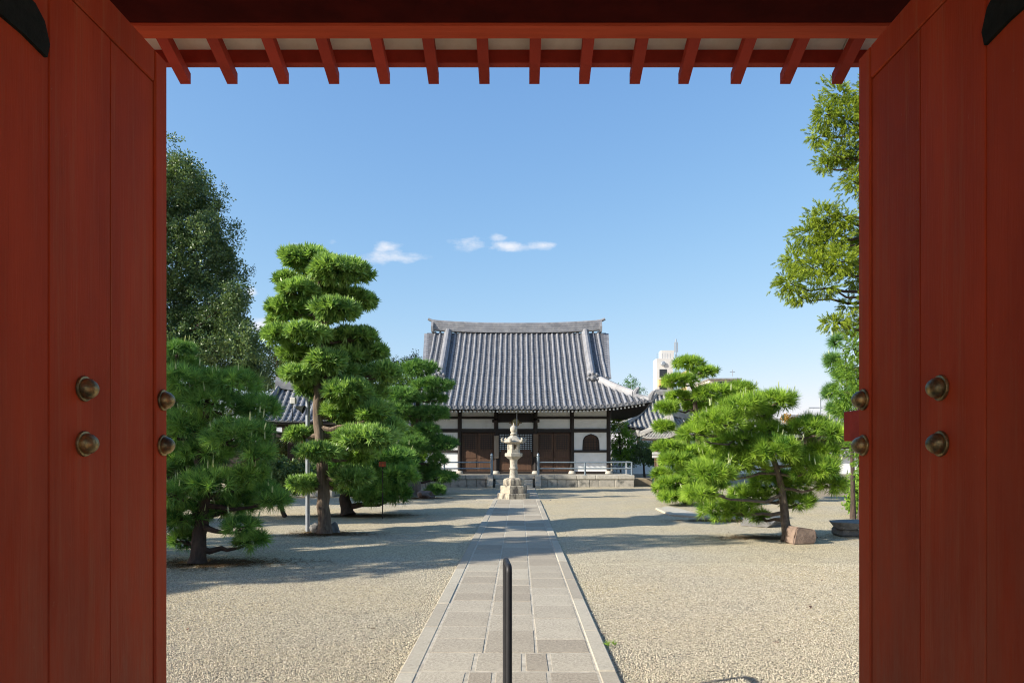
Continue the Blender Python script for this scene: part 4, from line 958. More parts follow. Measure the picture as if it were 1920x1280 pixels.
leafy('shrub', 'leafy sunlit shrub growing beside the right corner of the hall', 'shrub', 40, 1165,
      [(x, y, w, h, q() * .3) for x, y, w, h in [(1160, 800, 18, 16), (1172, 822, 18, 18), (1158, 838, 16, 16), (1180, 845, 16, 14), (1165, 860, 22, 16)]], M['shrub'], TM_LEAF, 1.0, 26, 27, trad=.08)
leafy('shrub', 'dark rounded shrub in front of the far white wall', 'shrub', 40, 1210,
      [(x, y, w, h, q() * .3) for x, y, w, h in [(1200, 838, 20, 16), (1222, 850, 18, 14), (1205, 862, 24, 12), (1232, 862, 16, 14)]], M['camphor'], TM_LEAF, 1.1, 24, 28, trad=.08, tb=.7)
q = rj(31, -.4, .4)
leafy('azalea_shrub', 'dark clipped shrub in the shade between the left pine and tall tree', 'shrub', 17.0, 535,
      [(x, y, w, h, q()) for x, y, w, h in [(510, 880, 30, 24), (545, 890, 34, 26), (580, 890, 26, 22), (530, 912, 44, 18), (500, 912, 30, 20), (480, 870, 26, 24)]], M['camphor'], TM_LEAF, .7, 85, 31, trad=.06, tb=.75)
leafy('clipped_hedge', 'small bright leafy bush at the right door edge behind the stone bench', 'bush', 17.2, 1618,
      [(x, y, w, h, q() * .5) for x, y, w, h in [(1612, 905, 22, 18), (1618, 930, 30, 22), (1612, 950, 24, 16), (1640, 920, 28, 30)]], M['shrub'], TM_LEAF, .6, 120, 32, trad=.06, tb=.6)
q = rj(33, -.8, .8)
leafy('background_shrub', 'sunlit green bush under the belfry roof beyond the shrubs', 'shrub', 30, 560,
      [(x, y, w, h, q()) for x, y, w, h in [(535, 830, 24, 18), (560, 850, 30, 16), (520, 850, 26, 14), (600, 840, 30, 20), (640, 850, 36, 20)]], M['olive'], TM_LEAF, 1.0, 30, 33, trad=.06, tb=.6)
leafy('background_shrub', 'yellow green bush under the pine before the hall', 'shrub', 30, 770,
      [(x, y, w, h, q()) for x, y, w, h in [(735, 845, 22, 16), (765, 850, 26, 22), (790, 845, 14, 26), (745, 870, 30, 18)]], M['shrub'], TM_LEAF, 1.0, 30, 34, trad=.06, tb=.8)
leafy('autumn_shrub', 'yellowing bush behind the right front pine', 'shrub', 24, 1490,
      [(x, y, w, h, q()) for x, y, w, h in [(1478, 786, 14, 6), (1530, 850, 22, 14), (1545, 872, 24, 14), (1520, 890, 24, 16)]], M['autumn'], TM_LEAF, .7, 60, 35, trad=.06)

# ---- cedar and yellow-green conifer at the right door edge
def cedar(label, d, tx, zt, clumps, seed, mat, name='cedar_tree', size=1.0, dens=70, trad=.28):
    r = np.random.default_rng(seed); rr = random.Random(seed); X = (tx - CX) * d / F; t = root(name, (X, d, 0), label, 'tree', None)
    MB().tube([(X + .05 * math.sin(k), d, zt * k / 8) for k in range(9)], [trad * (1 - .11 * k) for k in range(9)], 10).build('trunk', M['bark'], t, True)
    for (x, y, w, h, dd) in clumps:
        c = P(x, y, d + dd); k = (d + dd) / F; rx, rz = w * k, h * k; n = int(4 * math.pi * ((rx * rx) ** 1.6 / 3 + 2 * (rx * rz) ** 1.6 / 3) ** (1 / 1.6) * dens)
        foliage_obj('foliage', blob(c, (rx, rx * .9, rz), n, r, TM_CEDAR, size, -1, -.25, (.30, 1.05), .36), mat, t)
        a = Vector((X, d, min(zt * .97, max(.3, c.z - .2 * rx)))); p_, r_ = limb(a, c, .07, .015, -.06, 6, .04, rr); MB().tube(p_, r_, 6).build('branch', M['bark'], t, True)
q = rj(41, -.9, .9)
cedar('tall cedar with feathery yellow green sprays hanging past the right door', 21, 1680, 13.5,
      [(x, y, w, h, q()) for x, y, w, h in [(1572, 178, 26, 22), (1548, 215, 26, 22), (1590, 225, 26, 30), (1536, 255, 22, 18), (1560, 290, 24, 22), (1592, 285, 24, 32), (1546, 310, 16, 12), (1600, 340, 16, 20), (1545, 405, 30, 22), (1580, 415, 24, 18), (1520, 440, 30, 26), (1556, 455, 34, 30), (1490, 490, 26, 22), (1530, 500, 34, 28), (1575, 490, 26, 26), (1478, 530, 26, 22), (1498, 555, 22, 14), (1545, 540, 22, 16), (1600, 520, 16, 26), (1590, 575, 12, 20), (1565, 605, 24, 12), (1595, 615, 20, 16), (1640, 200, 40, 60), (1650, 320, 50, 60), (1640, 460, 50, 70), (1650, 590, 50, 50), (1720, 300, 60, 80), (1730, 480, 60, 80)]], 41, M["cedar"], size=1.0, dens=130)
q = rj(43, -.5, .5)
cedar('yellow green columnar conifer at the right door edge', 15.0, 1612, 4.2,
      [(x, y, w, h, q()) for x, y, w, h in [(1600, 652, 20, 26), (1588, 690, 22, 28), (1606, 700, 26, 40), (1584, 735, 22, 28), (1598, 770, 28, 34), (1580, 772, 20, 22), (1612, 820, 30, 40), (1625, 870, 26, 40)]], 43, M['shrub'], 'columnar_conifer', .62, 170, .07)
d = 16.6; q = rj(14, -.4, .5)
tree('pine_tree', 'young pine with loose shoots beside the columnar conifer', 'pine tree', P(1600, 849 + 1280 * 1.6 / d, d), [P(1600, 849 + 1280 * 1.6 / d, d), P(1598, 850, d), P(1590, 760, d), P(1585, 660, d)], .06,
     [(x, y, w, h, q()) for x, y, w, h in [(1568, 640, 9, 10), (1562, 678, 16, 15), (1578, 700, 16, 14), (1558, 735, 15, 14), (1570, 765, 20, 14), (1600, 740, 24, 20)]],
     d, M['pine_mid'], M['bark'], TM_PINE, 1.3, 70, 'garden pines', 14, .02, limb_r=.2, low=-.8, tb=.6)

# ---- trees west of the frame whose shade lies across the court
def shade_tree(label, x, y, h, w, seed, mat, zl=.25):
    r = np.random.default_rng(seed); rr = random.Random(seed); t = root('garden_tree', (x, y, 0), label, 'tree', 'garden trees along the west side')
    MB().tube([(x + .08 * math.sin(2 * k), y, h * .9 * k / 6) for k in range(7)], [.2 * (1 - .13 * k) for k in range(7)], 9).build('trunk', M['bark'], t, True)
    for k in range(9):
        f = zl + (1 - zl) * (k + .5) / 9; wr = w * (1.05 - .62 * f) * rr.uniform(.7, 1); a = rr.uniform(0, 6.28); o = w * .42 * (1.1 - f)
        c = (x + o * math.cos(a), y + o * math.sin(a), h * f - .2); foliage_obj('foliage_pad', blob(c, (wr, wr, wr * .42), int(wr * wr * 190), r, TM_PINEF, 1.2, -.6), mat, t)
        p_, r_ = limb((x, y, h * f * .85), c, .05, .015, 0, 4, .05, rr); MB().tube(p_, r_, 6).build('branch', M['bark'], t, True)
for i, (x, y, h, w) in enumerate([(-9.4, 7.9, 7.2, 1.9), (-8.6, 10.9, 4.2, 1.7), (-12.0, 13.5, 6.0, 2.0), (-13.5, 20.0, 8.5, 2.6), (-16.5, 25.5, 10.5, 3.0), (-11.5, 5.8, 5.0, 1.5)]):
    shade_tree('garden tree %s beyond the left gate door' % ('nearest the gate', 'second from the gate', 'third from the gate', 'fourth from the gate', 'farthest from the gate', 'by the boundary wall')[i], x, y, h, w, 60 + i, M['pine_mid'])

# ------------------------------------------------------------------ other buildings
def tiled_roof(parent, cx, cy, hw, hd, ze, zr, rl, mat=None, pan=None, sp=.3, conc=.25, upk=.12, rot=0.0, rad=.075):
    """hip (rl < hw) or gable (rl == hw) roof with stepped pans, cover tile rows and ridges"""
    mat = mat or M['tileold']; pan = pan or M['tilepan']; Mx = Matrix.Translation((cx, cy, 0)) @ Matrix.Rotation(rot, 4, 'Z')
    def zz(t): return ze + (zr - ze) * (t * (1 - conc) + conc * t * t)
    def cor(f, t): return upk * abs(f) ** 3 * (1 - t) ** 2
    panm, rows = MB(), MB(); nC = max(6, int(math.hypot(hd, zr - ze) / .25))
    for s in (-1, 1):
        def Sf(x, t, dz=0): return Mx @ Vector((x, s * hd * (1 - t), zz(t) + cor(x / hw, t) + dz))
        for k in range(nC):
            t0, t1 = k / nC, (k + 1) / nC; xa, xb = hw + (rl - hw) * t0, hw + (rl - hw) * t1
            for i in range(8):
                a, b = -1 + i / 4, -1 + (i + 1) / 4
                panm.add([Sf(xa * a, t0, .04), Sf(xa * b, t0, .04), Sf(xb * b, t1), Sf(xb * a, t1), Sf(xa * a, t0), Sf(xa * b, t0)], [(0, 1, 2, 3), (4, 5, 1, 0)])
        n = int(hw / sp)
        for i in range(-n, n + 1):
            x = i * sp; te = 1 if abs(x) <= rl else (hw - abs(x)) / max(1e-6, hw - rl)
            if te > .06: rows.tube([Sf(x, te * k / 6, .03) for k in range(7)], rad, 7)
        if rl < hw - .01:
            def Ss(y, t, dz=0): return Mx @ Vector((s * (hw + (rl - hw) * t), y, zz(t) + cor(y / hd, t) + dz))
            for k in range(nC):
                t0, t1 = k / nC, (k + 1) / nC; ya, yb = hd * (1 - t0), hd * (1 - t1)
                for i in range(8):
                    a, b = -1 + i / 4, -1 + (i + 1) / 4
                    panm.add([Ss(ya * a, t0, .04), Ss(ya * b, t0, .04), Ss(yb * b, t1), Ss(yb * a, t1), Ss(ya * a, t0), Ss(ya * b, t0)], [(0, 1, 2, 3), (4, 5, 1, 0)])
            n = int(hd / sp)
            for i in range(-n, n + 1):
                y = i * sp; te = 1 - abs(y) / hd
                if te > .06: rows.tube([Ss(y, te * k / 6, .03) for k in range(7)], rad, 7)
    rf = panm.build('roof', pan, parent, fix=False); tag(rows.build('cover_tiles', mat, rf, True), kind='stuff')
    prof = [(-.16, -.04), (-.15, .12), (-.07, .24), (.07, .24), (.15, .12), (.16, -.04)]
    mb = MB().sweep([Mx @ Vector((x, 0, zr + .10 * (abs(x) / max(rl, .1)) ** 2)) for x in np.linspace(-rl - .1, rl + .1, 9)], [(a, b * 1.5) for a, b in prof], Mx.to_3x3() @ Vector((0, 1, 0))); mb.build('ridge', mat, rf)
    for sx in (-1, 1):
        for sy in (-1, 1):
            pts = [Mx @ Vector((sx * (hw + (rl - hw) * t), sy * hd * (1 - t), zz(t) + cor(1, t) + .03)) for t in np.linspace(1, .0, 9)]
            side = (Mx.to_3x3() @ Vector((.7, -sx * sy * .7, 0))) if rl < hw - .01 else Mx.to_3x3() @ Vector((1, 0, 0))
            o = MB().sweep(pts, [(a * .8, b * .9) for a, b in prof], side).build('hip_ridge' if rl < hw - .01 else 'verge_ridge', mat, rf)
            e = pts[-1]; outv = (Mx.to_3x3() @ Vector((sx, sy, 0))).normalized()
            MB().tube([e, e + outv * .08 + Vector((0, 0, .18)), e + outv * .2 + Vector((0, 0, .26))], [.12, .12, .04], 7).build('end_tile', mat, o)
    # eave soffit
    V = [Mx @ Vector((sx * (hw - .05), sy * (hd - .05), ze - .06 + upk * .6)) for sx, sy in ((-1, -1), (1, -1), (1, 1), (-1, 1))]
    V2 = [v + Vector((0, 0, -.08)) for v in V]
    MB().add(V + V2, [(0, 1, 2, 3), (7, 6, 5, 4), (0, 4, 5, 1), (1, 5, 6, 2), (2, 6, 7, 3), (3, 7, 4, 0)]).build('eaves', M['darkwood'], rf)
    return rf
def bx(d, px): return (px - CX) * d / F
def zz_(d, py): return CAMZ + (CY - py) * d / F

# bell pavilion at the left
d = 24.5; r = root('bell_pavilion', (bx(d, 545), d + 1.2, 0), 'open timber pavilion with a dark tiled roof left of the tall tree', 'pavilion')
cx = bx(d, 548); tiled_roof(r, cx, d + 1.7, 1.50, 1.7, zz_(d, 791), zz_(d + 1.7, 730), 1.05, M['tile'], sp=.22, rot=.05, rad=.055)
for sx in (-1, 1):
    for sy in (-1, 1): MB().cbox((cx + sx * .95 - .1, d + 1.7 + sy * 1.0 - .1, .35), (cx + sx * .95 + .1, d + 1.7 + sy * 1.0 + .1, 2.75), .01).build('post', M['darkwood'], r)
    MB().cbox((cx + sx * .95 - .06, d + .7, 2.25), (cx + sx * .95 + .06, d + 2.7, 2.4), .01).build('tie_beam', M['darkwood'], r)
for z in (2.62, 2.25, 1.05): MB().cbox((cx - 1.15, d + .62, z - .07), (cx + 1.15, d + .78, z + .07), .01).build('tie_beam', M['darkwood'], r); MB().cbox((cx - 1.15, d + 2.62, z - .07), (cx + 1.15, d + 2.78, z + .07), .01).build('tie_beam', M['darkwood'], r)
MB().cbox((cx - 1.4, d + .2, 0), (cx + 1.4, d + 3.2, .36), .03).build('stone_base', M['stone'], r)
MB().lathe([(.30, 1.35), (.32, 1.5), (.28, 1.9), (.24, 2.15), (.1, 2.25)], 16, (cx, d + 1.7, 0)).build('bell', M['bronze'], r, True)

# hall with a big weathered roof on the right
d = 46.0; cxr = bx(d, 1325); r = root('side_hall', (cxr, d + 4, 0), 'pale walled hall with a weathered tiled hip roof right of the main hall', 'hall')
hwr = cxr - bx(d, 1170); tiled_roof(r, cxr, d + 4, hwr, 4.0, zz_(d, 808), zz_(d + 4, 741), hwr - 3.0, M['tileold'], sp=.34, upk=.35, rad=.095)
MB().box((cxr - hwr + 1.2, d + 1.4, 0), (cxr + hwr - 1.2, d + 6.6, zz_(d, 806))).build('wall', M['plaster'], r)
for k in range(9): x = cxr - hwr + 1.2 + (2 * hwr - 2.4) * k / 8; MB().cbox((x - .09, d + 1.30, 0), (x + .09, d + 1.40, zz_(d, 808)), .01).build('post', M['brownwood'], r)
MB().cbox((cxr - hwr + 1.2, d + 1.28, 2.1), (cxr + hwr - 1.2, d + 1.38, 2.25), .01).build('beam', M['brownwood'], r)

# small water pavilion roof
d = 31.0; cxp = bx(d, 1292); r = root('water_pavilion', (cxp, d + 1, 0), 'small pavilion with a weathered grey tiled roof among the right pines', 'pavilion')
tiled_roof(r, cxp, d + 1.1, 1.55, 1.25, zz_(d, 822), zz_(d + 1.1, 782), .75, M['tileold'], M['tileold'], sp=.2, rot=.5, upk=.14, rad=.055)
for sx in (-1, 1):
    for sy in (-1, 1):
        p = Matrix.Rotation(.5, 3, 'Z') @ Vector((sx * 1.0, sy * .75, 0)); MB().cbox((cxp + p.x - .07, d + 1.1 + p.y - .07, 0), (cxp + p.x + .07, d + 1.1 + p.y + .07, zz_(d, 822)), .01).build('post', M['brownwood'], r)
MB().cbox((cxp - .7, d + .8, 0), (cxp + .7, d + 1.5, .7), .05).build('water_basin', M['stone'], r)

# long plaster walls with tiled coping at the back of the court
def court_wall(label, x0, x1, y, h=1.55, mt='plaster'):
    r = root('court_wall', ((x0 + x1) / 2, y, 0), label, 'wall'); MB().box((x0, y - .2, .28), (x1, y + .2, h)).build('wall_face', M[mt], r); MB().cbox((x0, y - .26, 0), (x1, y + .26, .28), .02).build('stone_footing', M['stone'], r)
    mb = MB(); mb.add([(x0, y - .5, h + .02), (x1, y - .5, h + .02), (x1, y, h + .30), (x0, y, h + .30), (x1, y + .5, h + .02), (x0, y + .5, h + .02)], [(0, 1, 2, 3), (3, 2, 4, 5), (5, 4, 1, 0)]); cp = mb.build('coping', M['tilepan'], r)
    rows = MB(); n = int((x1 - x0) / .3)
    for k in range(n + 1):
        x = x0 + (x1 - x0) * k / n
        for s in (-1, 1): rows.tube([(x, y + s * .53, h + .06), (x, y, h + .34)], .075, 7)
    tag(rows.build('cover_tiles', M['tileold'], cp, True), kind='stuff'); MB().tube([(x0 - .05, y, h + .40), (x1 + .05, y, h + .40)], .12, 8).build('ridge', M['tileold'], cp, True)
court_wall('white plaster wall with tiled coping beyond the right end of the hall', 6.0, 30.0, 43.6, 1.35)
court_wall('dark board wall with tiled coping beyond the left trees', -40.0, -6.5, 47.0, 1.7, 'darkwood')

# apartment block behind
d = 118.0; k = d / F; x0, x1 = bx(d, 1231), bx(d, 1268); zt = zz_(d, 672)
r = root('apartment_tower', ((x0 + x1) / 2, d + 4, 0), 'white apartment tower with ochre stair landings beyond the pines', 'building')
wl = MB().box((x0, d, 0), (x1 - .6, d + 3, zt)).build('wall', M['concrete'], r)
MB().box((bx(d, 1242), d + 1, zt), (bx(d, 1266), d + 3, zz_(d, 655))).build('roof_room', M['concrete'], r)
for i, py in enumerate((712, 741, 770)):
    MB().add([(x0 + 1.3, d - .9, zz_(d, py)), (x1 + 2.6, d - .9, zz_(d, py - 20)), (x1 + 2.6, d - .9, zz_(d, py - 8)), (x0 + .2, d - .9, zz_(d, py + 12)), (x0 + .2, d - .9, zz_(d, py)), (x0 + 1.3, d, zz_(d, py)), (x1 + 2.6, d, zz_(d, py - 20)), (x1 + 2.6, d, zz_(d, py - 8)), (x0 + .2, d, zz_(d, py + 12)), (x0 + .2, d, zz_(d, py))],
             [(0, 1, 2, 3, 4), (9, 8, 7, 6, 5), (0, 5, 6, 1), (1, 6, 7, 2), (2, 7, 8, 3), (3, 8, 9, 4), (4, 9, 5, 0)]).build('stair_parapet', M['orange'], r)
    MB().box((x0 + .5, d - .02, zz_(d, py - 4)), (x0 + 1.8, d + .1, zz_(d, py - 20))).build('stair_opening', M['glassdark'], r)
MB().lathe([(.25, 0), (.45, .1), (.25, .2)], 10, M=Matrix.Translation((bx(d, 1243), d - .1, zz_(d, 682))) @ Matrix.Rotation(math.pi / 2, 4, 'X')).build('roof_vent', M['galv'], r)
for px in range(1232, 1262, 5): MB().box((bx(d, px) - .03, d, zt), (bx(d, px) + .03, d + .06, zt + .9)).build('railing_post', M['galv'], r)
MB().box((bx(d, 1285), d - 1, 0), (bx(d, 1310), d + 3, zz_(d, 695))).build('wing', M['concrete'], r)
an = MB().tube([(bx(d, 1275), d + 3, zt - 2), (bx(d, 1275), d + 3, zz_(d, 630))], .10, 6).build('antenna', M['galv'], r)
for dx in (-.25, .25): MB().tube([(bx(d, 1275) + dx, d + 3, zz_(d, 655)), (bx(d, 1275) + dx, d + 3, zz_(d, 636))], .08, 6).build('antenna_panel', M['galv'], an)
d = 105.0; r = root('apartment_block', (bx(d, 1372), d + 5, 0), 'beige apartment block with rooftop aerials behind the right pines', 'building')
MB().box((bx(d, 1330), d, 0), (bx(d, 1388), d + 10, zz_(d, 712))).build('wall', M['beige'], r); MB().box((bx(d, 1328), d - .3, zz_(d, 711.9)), (bx(d, 1390), d + 10.5, zz_(d, 709))).build('roof', M['tileold'], r)
MB().box((bx(d, 1340), d - .8, zz_(d, 745)), (bx(d, 1372), d, zz_(d, 728))).build('balcony', M['orange'], r)
for px in (1345, 1392): MB().box((bx(d, px), d - .03, zz_(d, 728)), (bx(d, px + 12), d + .1, zz_(d, 715))).build('window', M['glassdark'], r)
for px, t in ((1322, 684), (1346, 687), (1381, 690)):
    a = MB().tube([(bx(d, px), d + 2, zz_(d, 702)), (bx(d, px), d + 2, zz_(d, t))], .06, 6).build('aerial', M['galv'], r); MB().tube([(bx(d, px - 5), d + 2, zz_(d, t + 4)), (bx(d, px + 5), d + 2, zz_(d, t + 4))], .05, 5).build('aerial_bar', M['galv'], a)

# house by the right door
d = 50.0; r = root('timber_house', (bx(d, 1575), d + 3, 0), 'low house with grey tiled roof and timber posts by the right door', 'house')
tiled_roof(r, bx(d, 1590), d + 3, 3.2, 3.2, zz_(d, 820), zz_(d + 3, 788), 3.0, M['tile'], sp=.3, upk=.05)
MB().box((bx(d, 1590) - 2.7, d + .8, 0), (bx(d, 1590) + 2.7, d + 5, zz_(d, 818))).build('wall', M['brownwood'], r)
for px in (1538, 1568, 1600): MB().cbox((bx(d, px) - .1, d + .2, 0), (bx(d, px) + .1, d + .4, zz_(d, 818)), .01).build('post', M['palewood'], r)
MB().box((bx(d, 1542), d + .7, zz_(d, 846)), (bx(d, 1564), d + .78, zz_(d, 828))).build('window', M['glassdark'], r)
# distant roofs and trees so the court is closed off at the horizon
for i, (px, dd_, w, py0, py1, lb) in enumerate([(1440, 75, 6.0, 815, 795, 'low distant house roof between the right pines'), (1500, 90, 6.0, 812, 790, 'distant tiled house beyond the right front pine'), (715, 60, 4.6, 800, 780, 'distant pale tiled roof between the tall tree and the hall')]):
    r = root('distant_house', (bx(dd_, px), dd_ + 3, 0), lb, 'house'); tiled_roof(r, bx(dd_, px), dd_ + 3, w, 3.2, zz_(dd_, py0), zz_(dd_ + 3, py1), w - 1.2, M['tileold'], sp=.4, upk=.1)
    MB().box((bx(dd_, px) - w + .8, dd_ + .8, 0), (bx(dd_, px) + w - .8, dd_ + 5.2, zz_(dd_, py0))).build('wall', M['plaster'], r); MB().box((bx(dd_, px) - 1, dd_ + .75, .9), (bx(dd_, px) + 1, dd_ + .82, 1.9)).build('window', M['glassdark'], r)
rr_ = random.Random(77)
for i, (px, dd_, top, w) in enumerate([(640, 56, 735, 60), (850, 70, 800, 60), (590, 58, 770, 60), (460, 52, 760, 60), (1090, 75, 790, 60), (1420, 84, 790, 50), (1560, 70, 796, 40), (1250, 80, 800, 50), (370, 50, 735, 70), (300, 46, 740, 70)]):
    leafy('distant_tree', 'distant tree mass %s' % ('behind the tall pruned tree', 'hidden behind the left half of the main hall', 'behind the belfry', 'behind the near left pine', 'hidden behind the right half of the main hall', 'behind the beige block', 'beyond the timber house', 'beyond the side hall', 'low behind the near left pine', 'low behind the left door edge')[i], 'tree', dd_, px,
          [(px + rr_.uniform(-.8, .8) * w, rr_.uniform(top + 10, 840), w * .4, w * .35, rr_.uniform(-3, 3)) for _ in range(7)] + [(px, top + 18, w * .35, 18, 0)], M['olive'] if i < 8 else M['camphor'], TM_BIG, 1.3, 3.2 if i < 8 else 6, 80 + i, trad=.3, amp=.3)

# ------------------------------------------------------------------ poles, rocks, bench and small things
b = G(577, 997); r = root('lamp_pole', b, 'slim grey steel pole with floodlights beside the tall pruned tree', 'lamp pole'); dp = b.y
pl = MB().tube([b, (b.x, b.y, zz_(dp, 683))], .046, 10).build('pole', M['galv'], r, True); MB().lathe([(.05, 0), (.05, .02), (.03, .03)], 10, (b.x, b.y, zz_(dp, 684))).build('cap', M['galv'], pl)
MB().tube([(b.x, b.y, zz_(dp, 764)), (bx(dp, 552), b.y, zz_(dp, 762))], .016, 6).build('arm', M['galv'], r)
MB().cbox((bx(dp, 545), b.y - .05, zz_(dp, 757)), (bx(dp, 555), b.y + .05, zz_(dp, 745)), .01).build('floodlight', M['concrete'], r)
MB().lathe([(.03, 0), (.05, .08), (.09, .16)], 10, M=Matrix.Translation((bx(dp, 556), b.y - .02, zz_(dp, 763))) @ Matrix.Rotation(1.9, 4, 'Y')).build('loudspeaker', M['iron'], r, True)
MB().tube([(bx(dp, 548), b.y, zz_(dp, 757)), (bx(dp, 548), b.y, zz_(dp, 800))], .008, 5).build('cable', M['iron'], r)

def rock(name, label, c, s, mat, seed, flat=.0, cat='rock', group=None, sub=3, jag=.22, faces=None):
    r = np.random.default_rng(seed); bm = bmesh.new(); bmesh.ops.create_icosphere(bm, subdivisions=sub, radius=1)
    D = np.array([v.co for v in bm.verts]); f = lump(D, r, 7, jag)
    for _ in range(7):                       # flat broken facets
        n = r.normal(0, 1, 3); n /= np.linalg.norm(n); f = np.minimum(f, .78 / np.maximum(D @ n, .05) * r.uniform(.95, 1.25))
    for v, k in zip(bm.verts, f): v.co = Vector((v.co.x * s[0] * k, v.co.y * s[1] * k, max(v.co.z * s[2] * k, -.35 * s[2]) + .3 * s[2]))
    me = bpy.data.meshes.new(name); bm.to_mesh(me); bm.free(); me.materials.append(mat); o = link(name, me, None, Vector(c)); return tag(o, label, cat, group)
rock('boulder', 'rounded brown boulder under the pine before the hall', G(770, 931), (.42, .38, .62), M['rockbrown'], 3)
rock('boulder', 'low purple brown rock right of the rounded boulder', G(798, 934), (.34, .28, .22), M['rockbrown'], 4)
rock('stone', 'small stone at the left foot of the tall tree', G(593, 998), (.12, .1, .17), M['rockgrey'], 5, cat='stone')
rock('stone', 'small stone at the right foot of the tall tree', G(627, 999), (.10, .1, .16), M['rockgrey'], 6, cat='stone')
rock('boulder', 'dark mossy rock behind the trunk of the right front pine', G(1432, 985), (.5, .4, .22), M['rockgrey'], 8)
# reddish squared block
c = G(1507, 1020); me = MB(); w = .20
prof = [(-.225, 0), (.195, 0), (.22, .10), (.215, .23), (.17, .255), (-.13, .305), (-.165, .28), (-.205, .12)]
me.prism(prof, -.16, .16); bm = bmesh.new(); vs = [bm.verts.new(v) for v in me.V]; [bm.faces.new([vs[i] for i in f]) for f in me.Fc]
bmesh.ops.recalc_face_normals(bm, faces=bm.faces[:]); bmesh.ops.bevel(bm, geom=bm.edges[:], offset=.018, segments=2, affect='EDGES'); bmesh.ops.triangulate(bm, faces=bm.faces[:])
for v in bm.verts: v.co += Vector((random.uniform(-1, 1), random.uniform(-1, 1), random.uniform(-1, 1))) * .006; v.co = Matrix.Rotation(.15, 3, 'Z') @ v.co
m2 = bpy.data.meshes.new('stone_block'); bm.to_mesh(m2); bm.free(); m2.materials.append(M['rockred']); tag(link('stone_block', m2, None, c + Vector((0, .15, 0))), 'reddish squared stone block at the foot of the right front pine', 'stone block')
# stone bench
c = G(1596, 1004); r = root('stone_bench', c, 'rough grey stone slab bench at the right door edge', 'bench'); Rb = random.Random(2)
top = [(bx(c.y, 1549) - c.x, -.25), (bx(c.y, 1560) - c.x, -.36), (.2, -.42), (.95, -.38), (1.1, 0), (.9, .34), (.1, .38), (-.32, .26)]
V = [(x, y, .28 + Rb.uniform(-.012, .012)) for x, y in top] + [(x * Rb.uniform(.78, .95) + .03, y * Rb.uniform(.7, .95), .15 + Rb.uniform(-.04, .05)) for x, y in top]; n = len(top)
mb = MB().add([Vector(v) + c for v in V], [tuple(range(n)), tuple(range(2*n - 1, n - 1, -1))] + [((k + 1) % n, k, n + k, n + (k + 1) % n) for k in range(n)]); mb.build('slab', M['rockgrey'], r)
for x in (-.10, .75): MB().cbox((c.x + x - .20, c.y - .22, 0), (c.x + x + .16, c.y + .22, .17), .04).build('support', M['rockgrey'], r)
# low stone edging of a bed, right
p0, p1, p2 = G(1235, 951, .05), G(1262, 963, .05), G(1330, 968, .05); r = root('bed_edging', G(1285, 960), 'low pale stone edging around the right pine bed', 'edging')
for a, b_ in ((p0, p1), (p1, p2)):
    dv = (b_ - a); L_ = dv.length; Mx = Matrix.Translation(a) @ Matrix.Rotation(math.atan2(dv.y, dv.x), 4, 'Z'); MB().cbox((0, -.09, -.08), (L_ - .01, .09, -.005), .015, Mx).build('edging_stone', M['kerb'], r)
MB().add([p0 - Vector((0, 0, .035)), p1 - Vector((0, 0, .035)), p2 - Vector((0, 0, .035)), p2 + Vector((0, 2.2, -.035)), p0 + Vector((.5, 1.2, -.035))], [(0, 1, 2, 3, 4)]).build('bed_paving', M['stonecap'], r)
# sandstone step beside the platform
MB_ = MB().cbox((5.55, 33.2, 0), (6.5, 35.0, .36), .03); o = MB_.build('low_step', M['soil']); tag(o, 'low sandy stone step beside the right end of the hall platform', 'step')
# earth bank in the sun, far right
tag(MB().add([G(1500, 930, .004), G(1640, 930, .004), (30, 42, .02), (9, 42, .02), G(1480, 915, .01)], [(0, 1, 2, 3, 4)]).build('soil', M['soil']), kind='structure')
# stakes and the orange panel in the left shade
for i, px in enumerate((684, 692)):
    p = G(px, 945); st = root('wooden_stake', p, 'short %s stake in the gravel behind the low dark pine' % ('left', 'right')[i], 'stake', 'stakes under the low pine'); MB().cbox((p.x - .045, p.y - .03, 0), (p.x + .045, p.y + .03, .42), .008).build('post', M['darkwood'], st); MB().cbox((p.x - .035, p.y - .036, .10), (p.x + .0, p.y - .028, .40), .002).build('paint_stripe', M['plaster'], st)
p = P(717, 870, 16.6); r = root('grid_panel', (p.x, p.y, 0), 'small orange grid panel on a stake among the dark pines', 'sign')
MB().cbox((p.x - .085, p.y - .01, p.z - .062), (p.x + .085, p.y + .01, p.z + .062), .004).build('panel', M['orangepanel'], r); mb = MB()
for k in range(6): mb.box((p.x - .085 + .034 * k - .004, p.y - .018, p.z - .062), (p.x - .085 + .034 * k + .004, p.y - .011, p.z + .062))
for k in range(5): mb.box((p.x - .085, p.y - .0175, p.z - .062 + .031 * k - .004), (p.x + .085, p.y - .0115, p.z - .062 + .031 * k + .004))
mb.build('grid', M['brownwood'], r); MB().tube([(p.x, p.y + .02, 0), (p.x, p.y + .02, p.z)], .014, 6).build('stake', M['darkwood'], r)
# red brown post between the pines and the wall
p = G(1233, 925); r = root('sign_post', p, 'slim reddish post by the right back pine carrying two white boards', 'sign post'); MB().tube([p, (p.x, p.y, zz_(p.y, 850))], .04, 8).build('post', M['rockred'], r, True)
for y0, y1 in ((847, 851.5), (853, 858)): MB().cbox((p.x - .22, p.y - .04, zz_(p.y, y1)), (p.x + .25, p.y - .01, zz_(p.y, y0)), .005).build('board', M['concrete'], r)
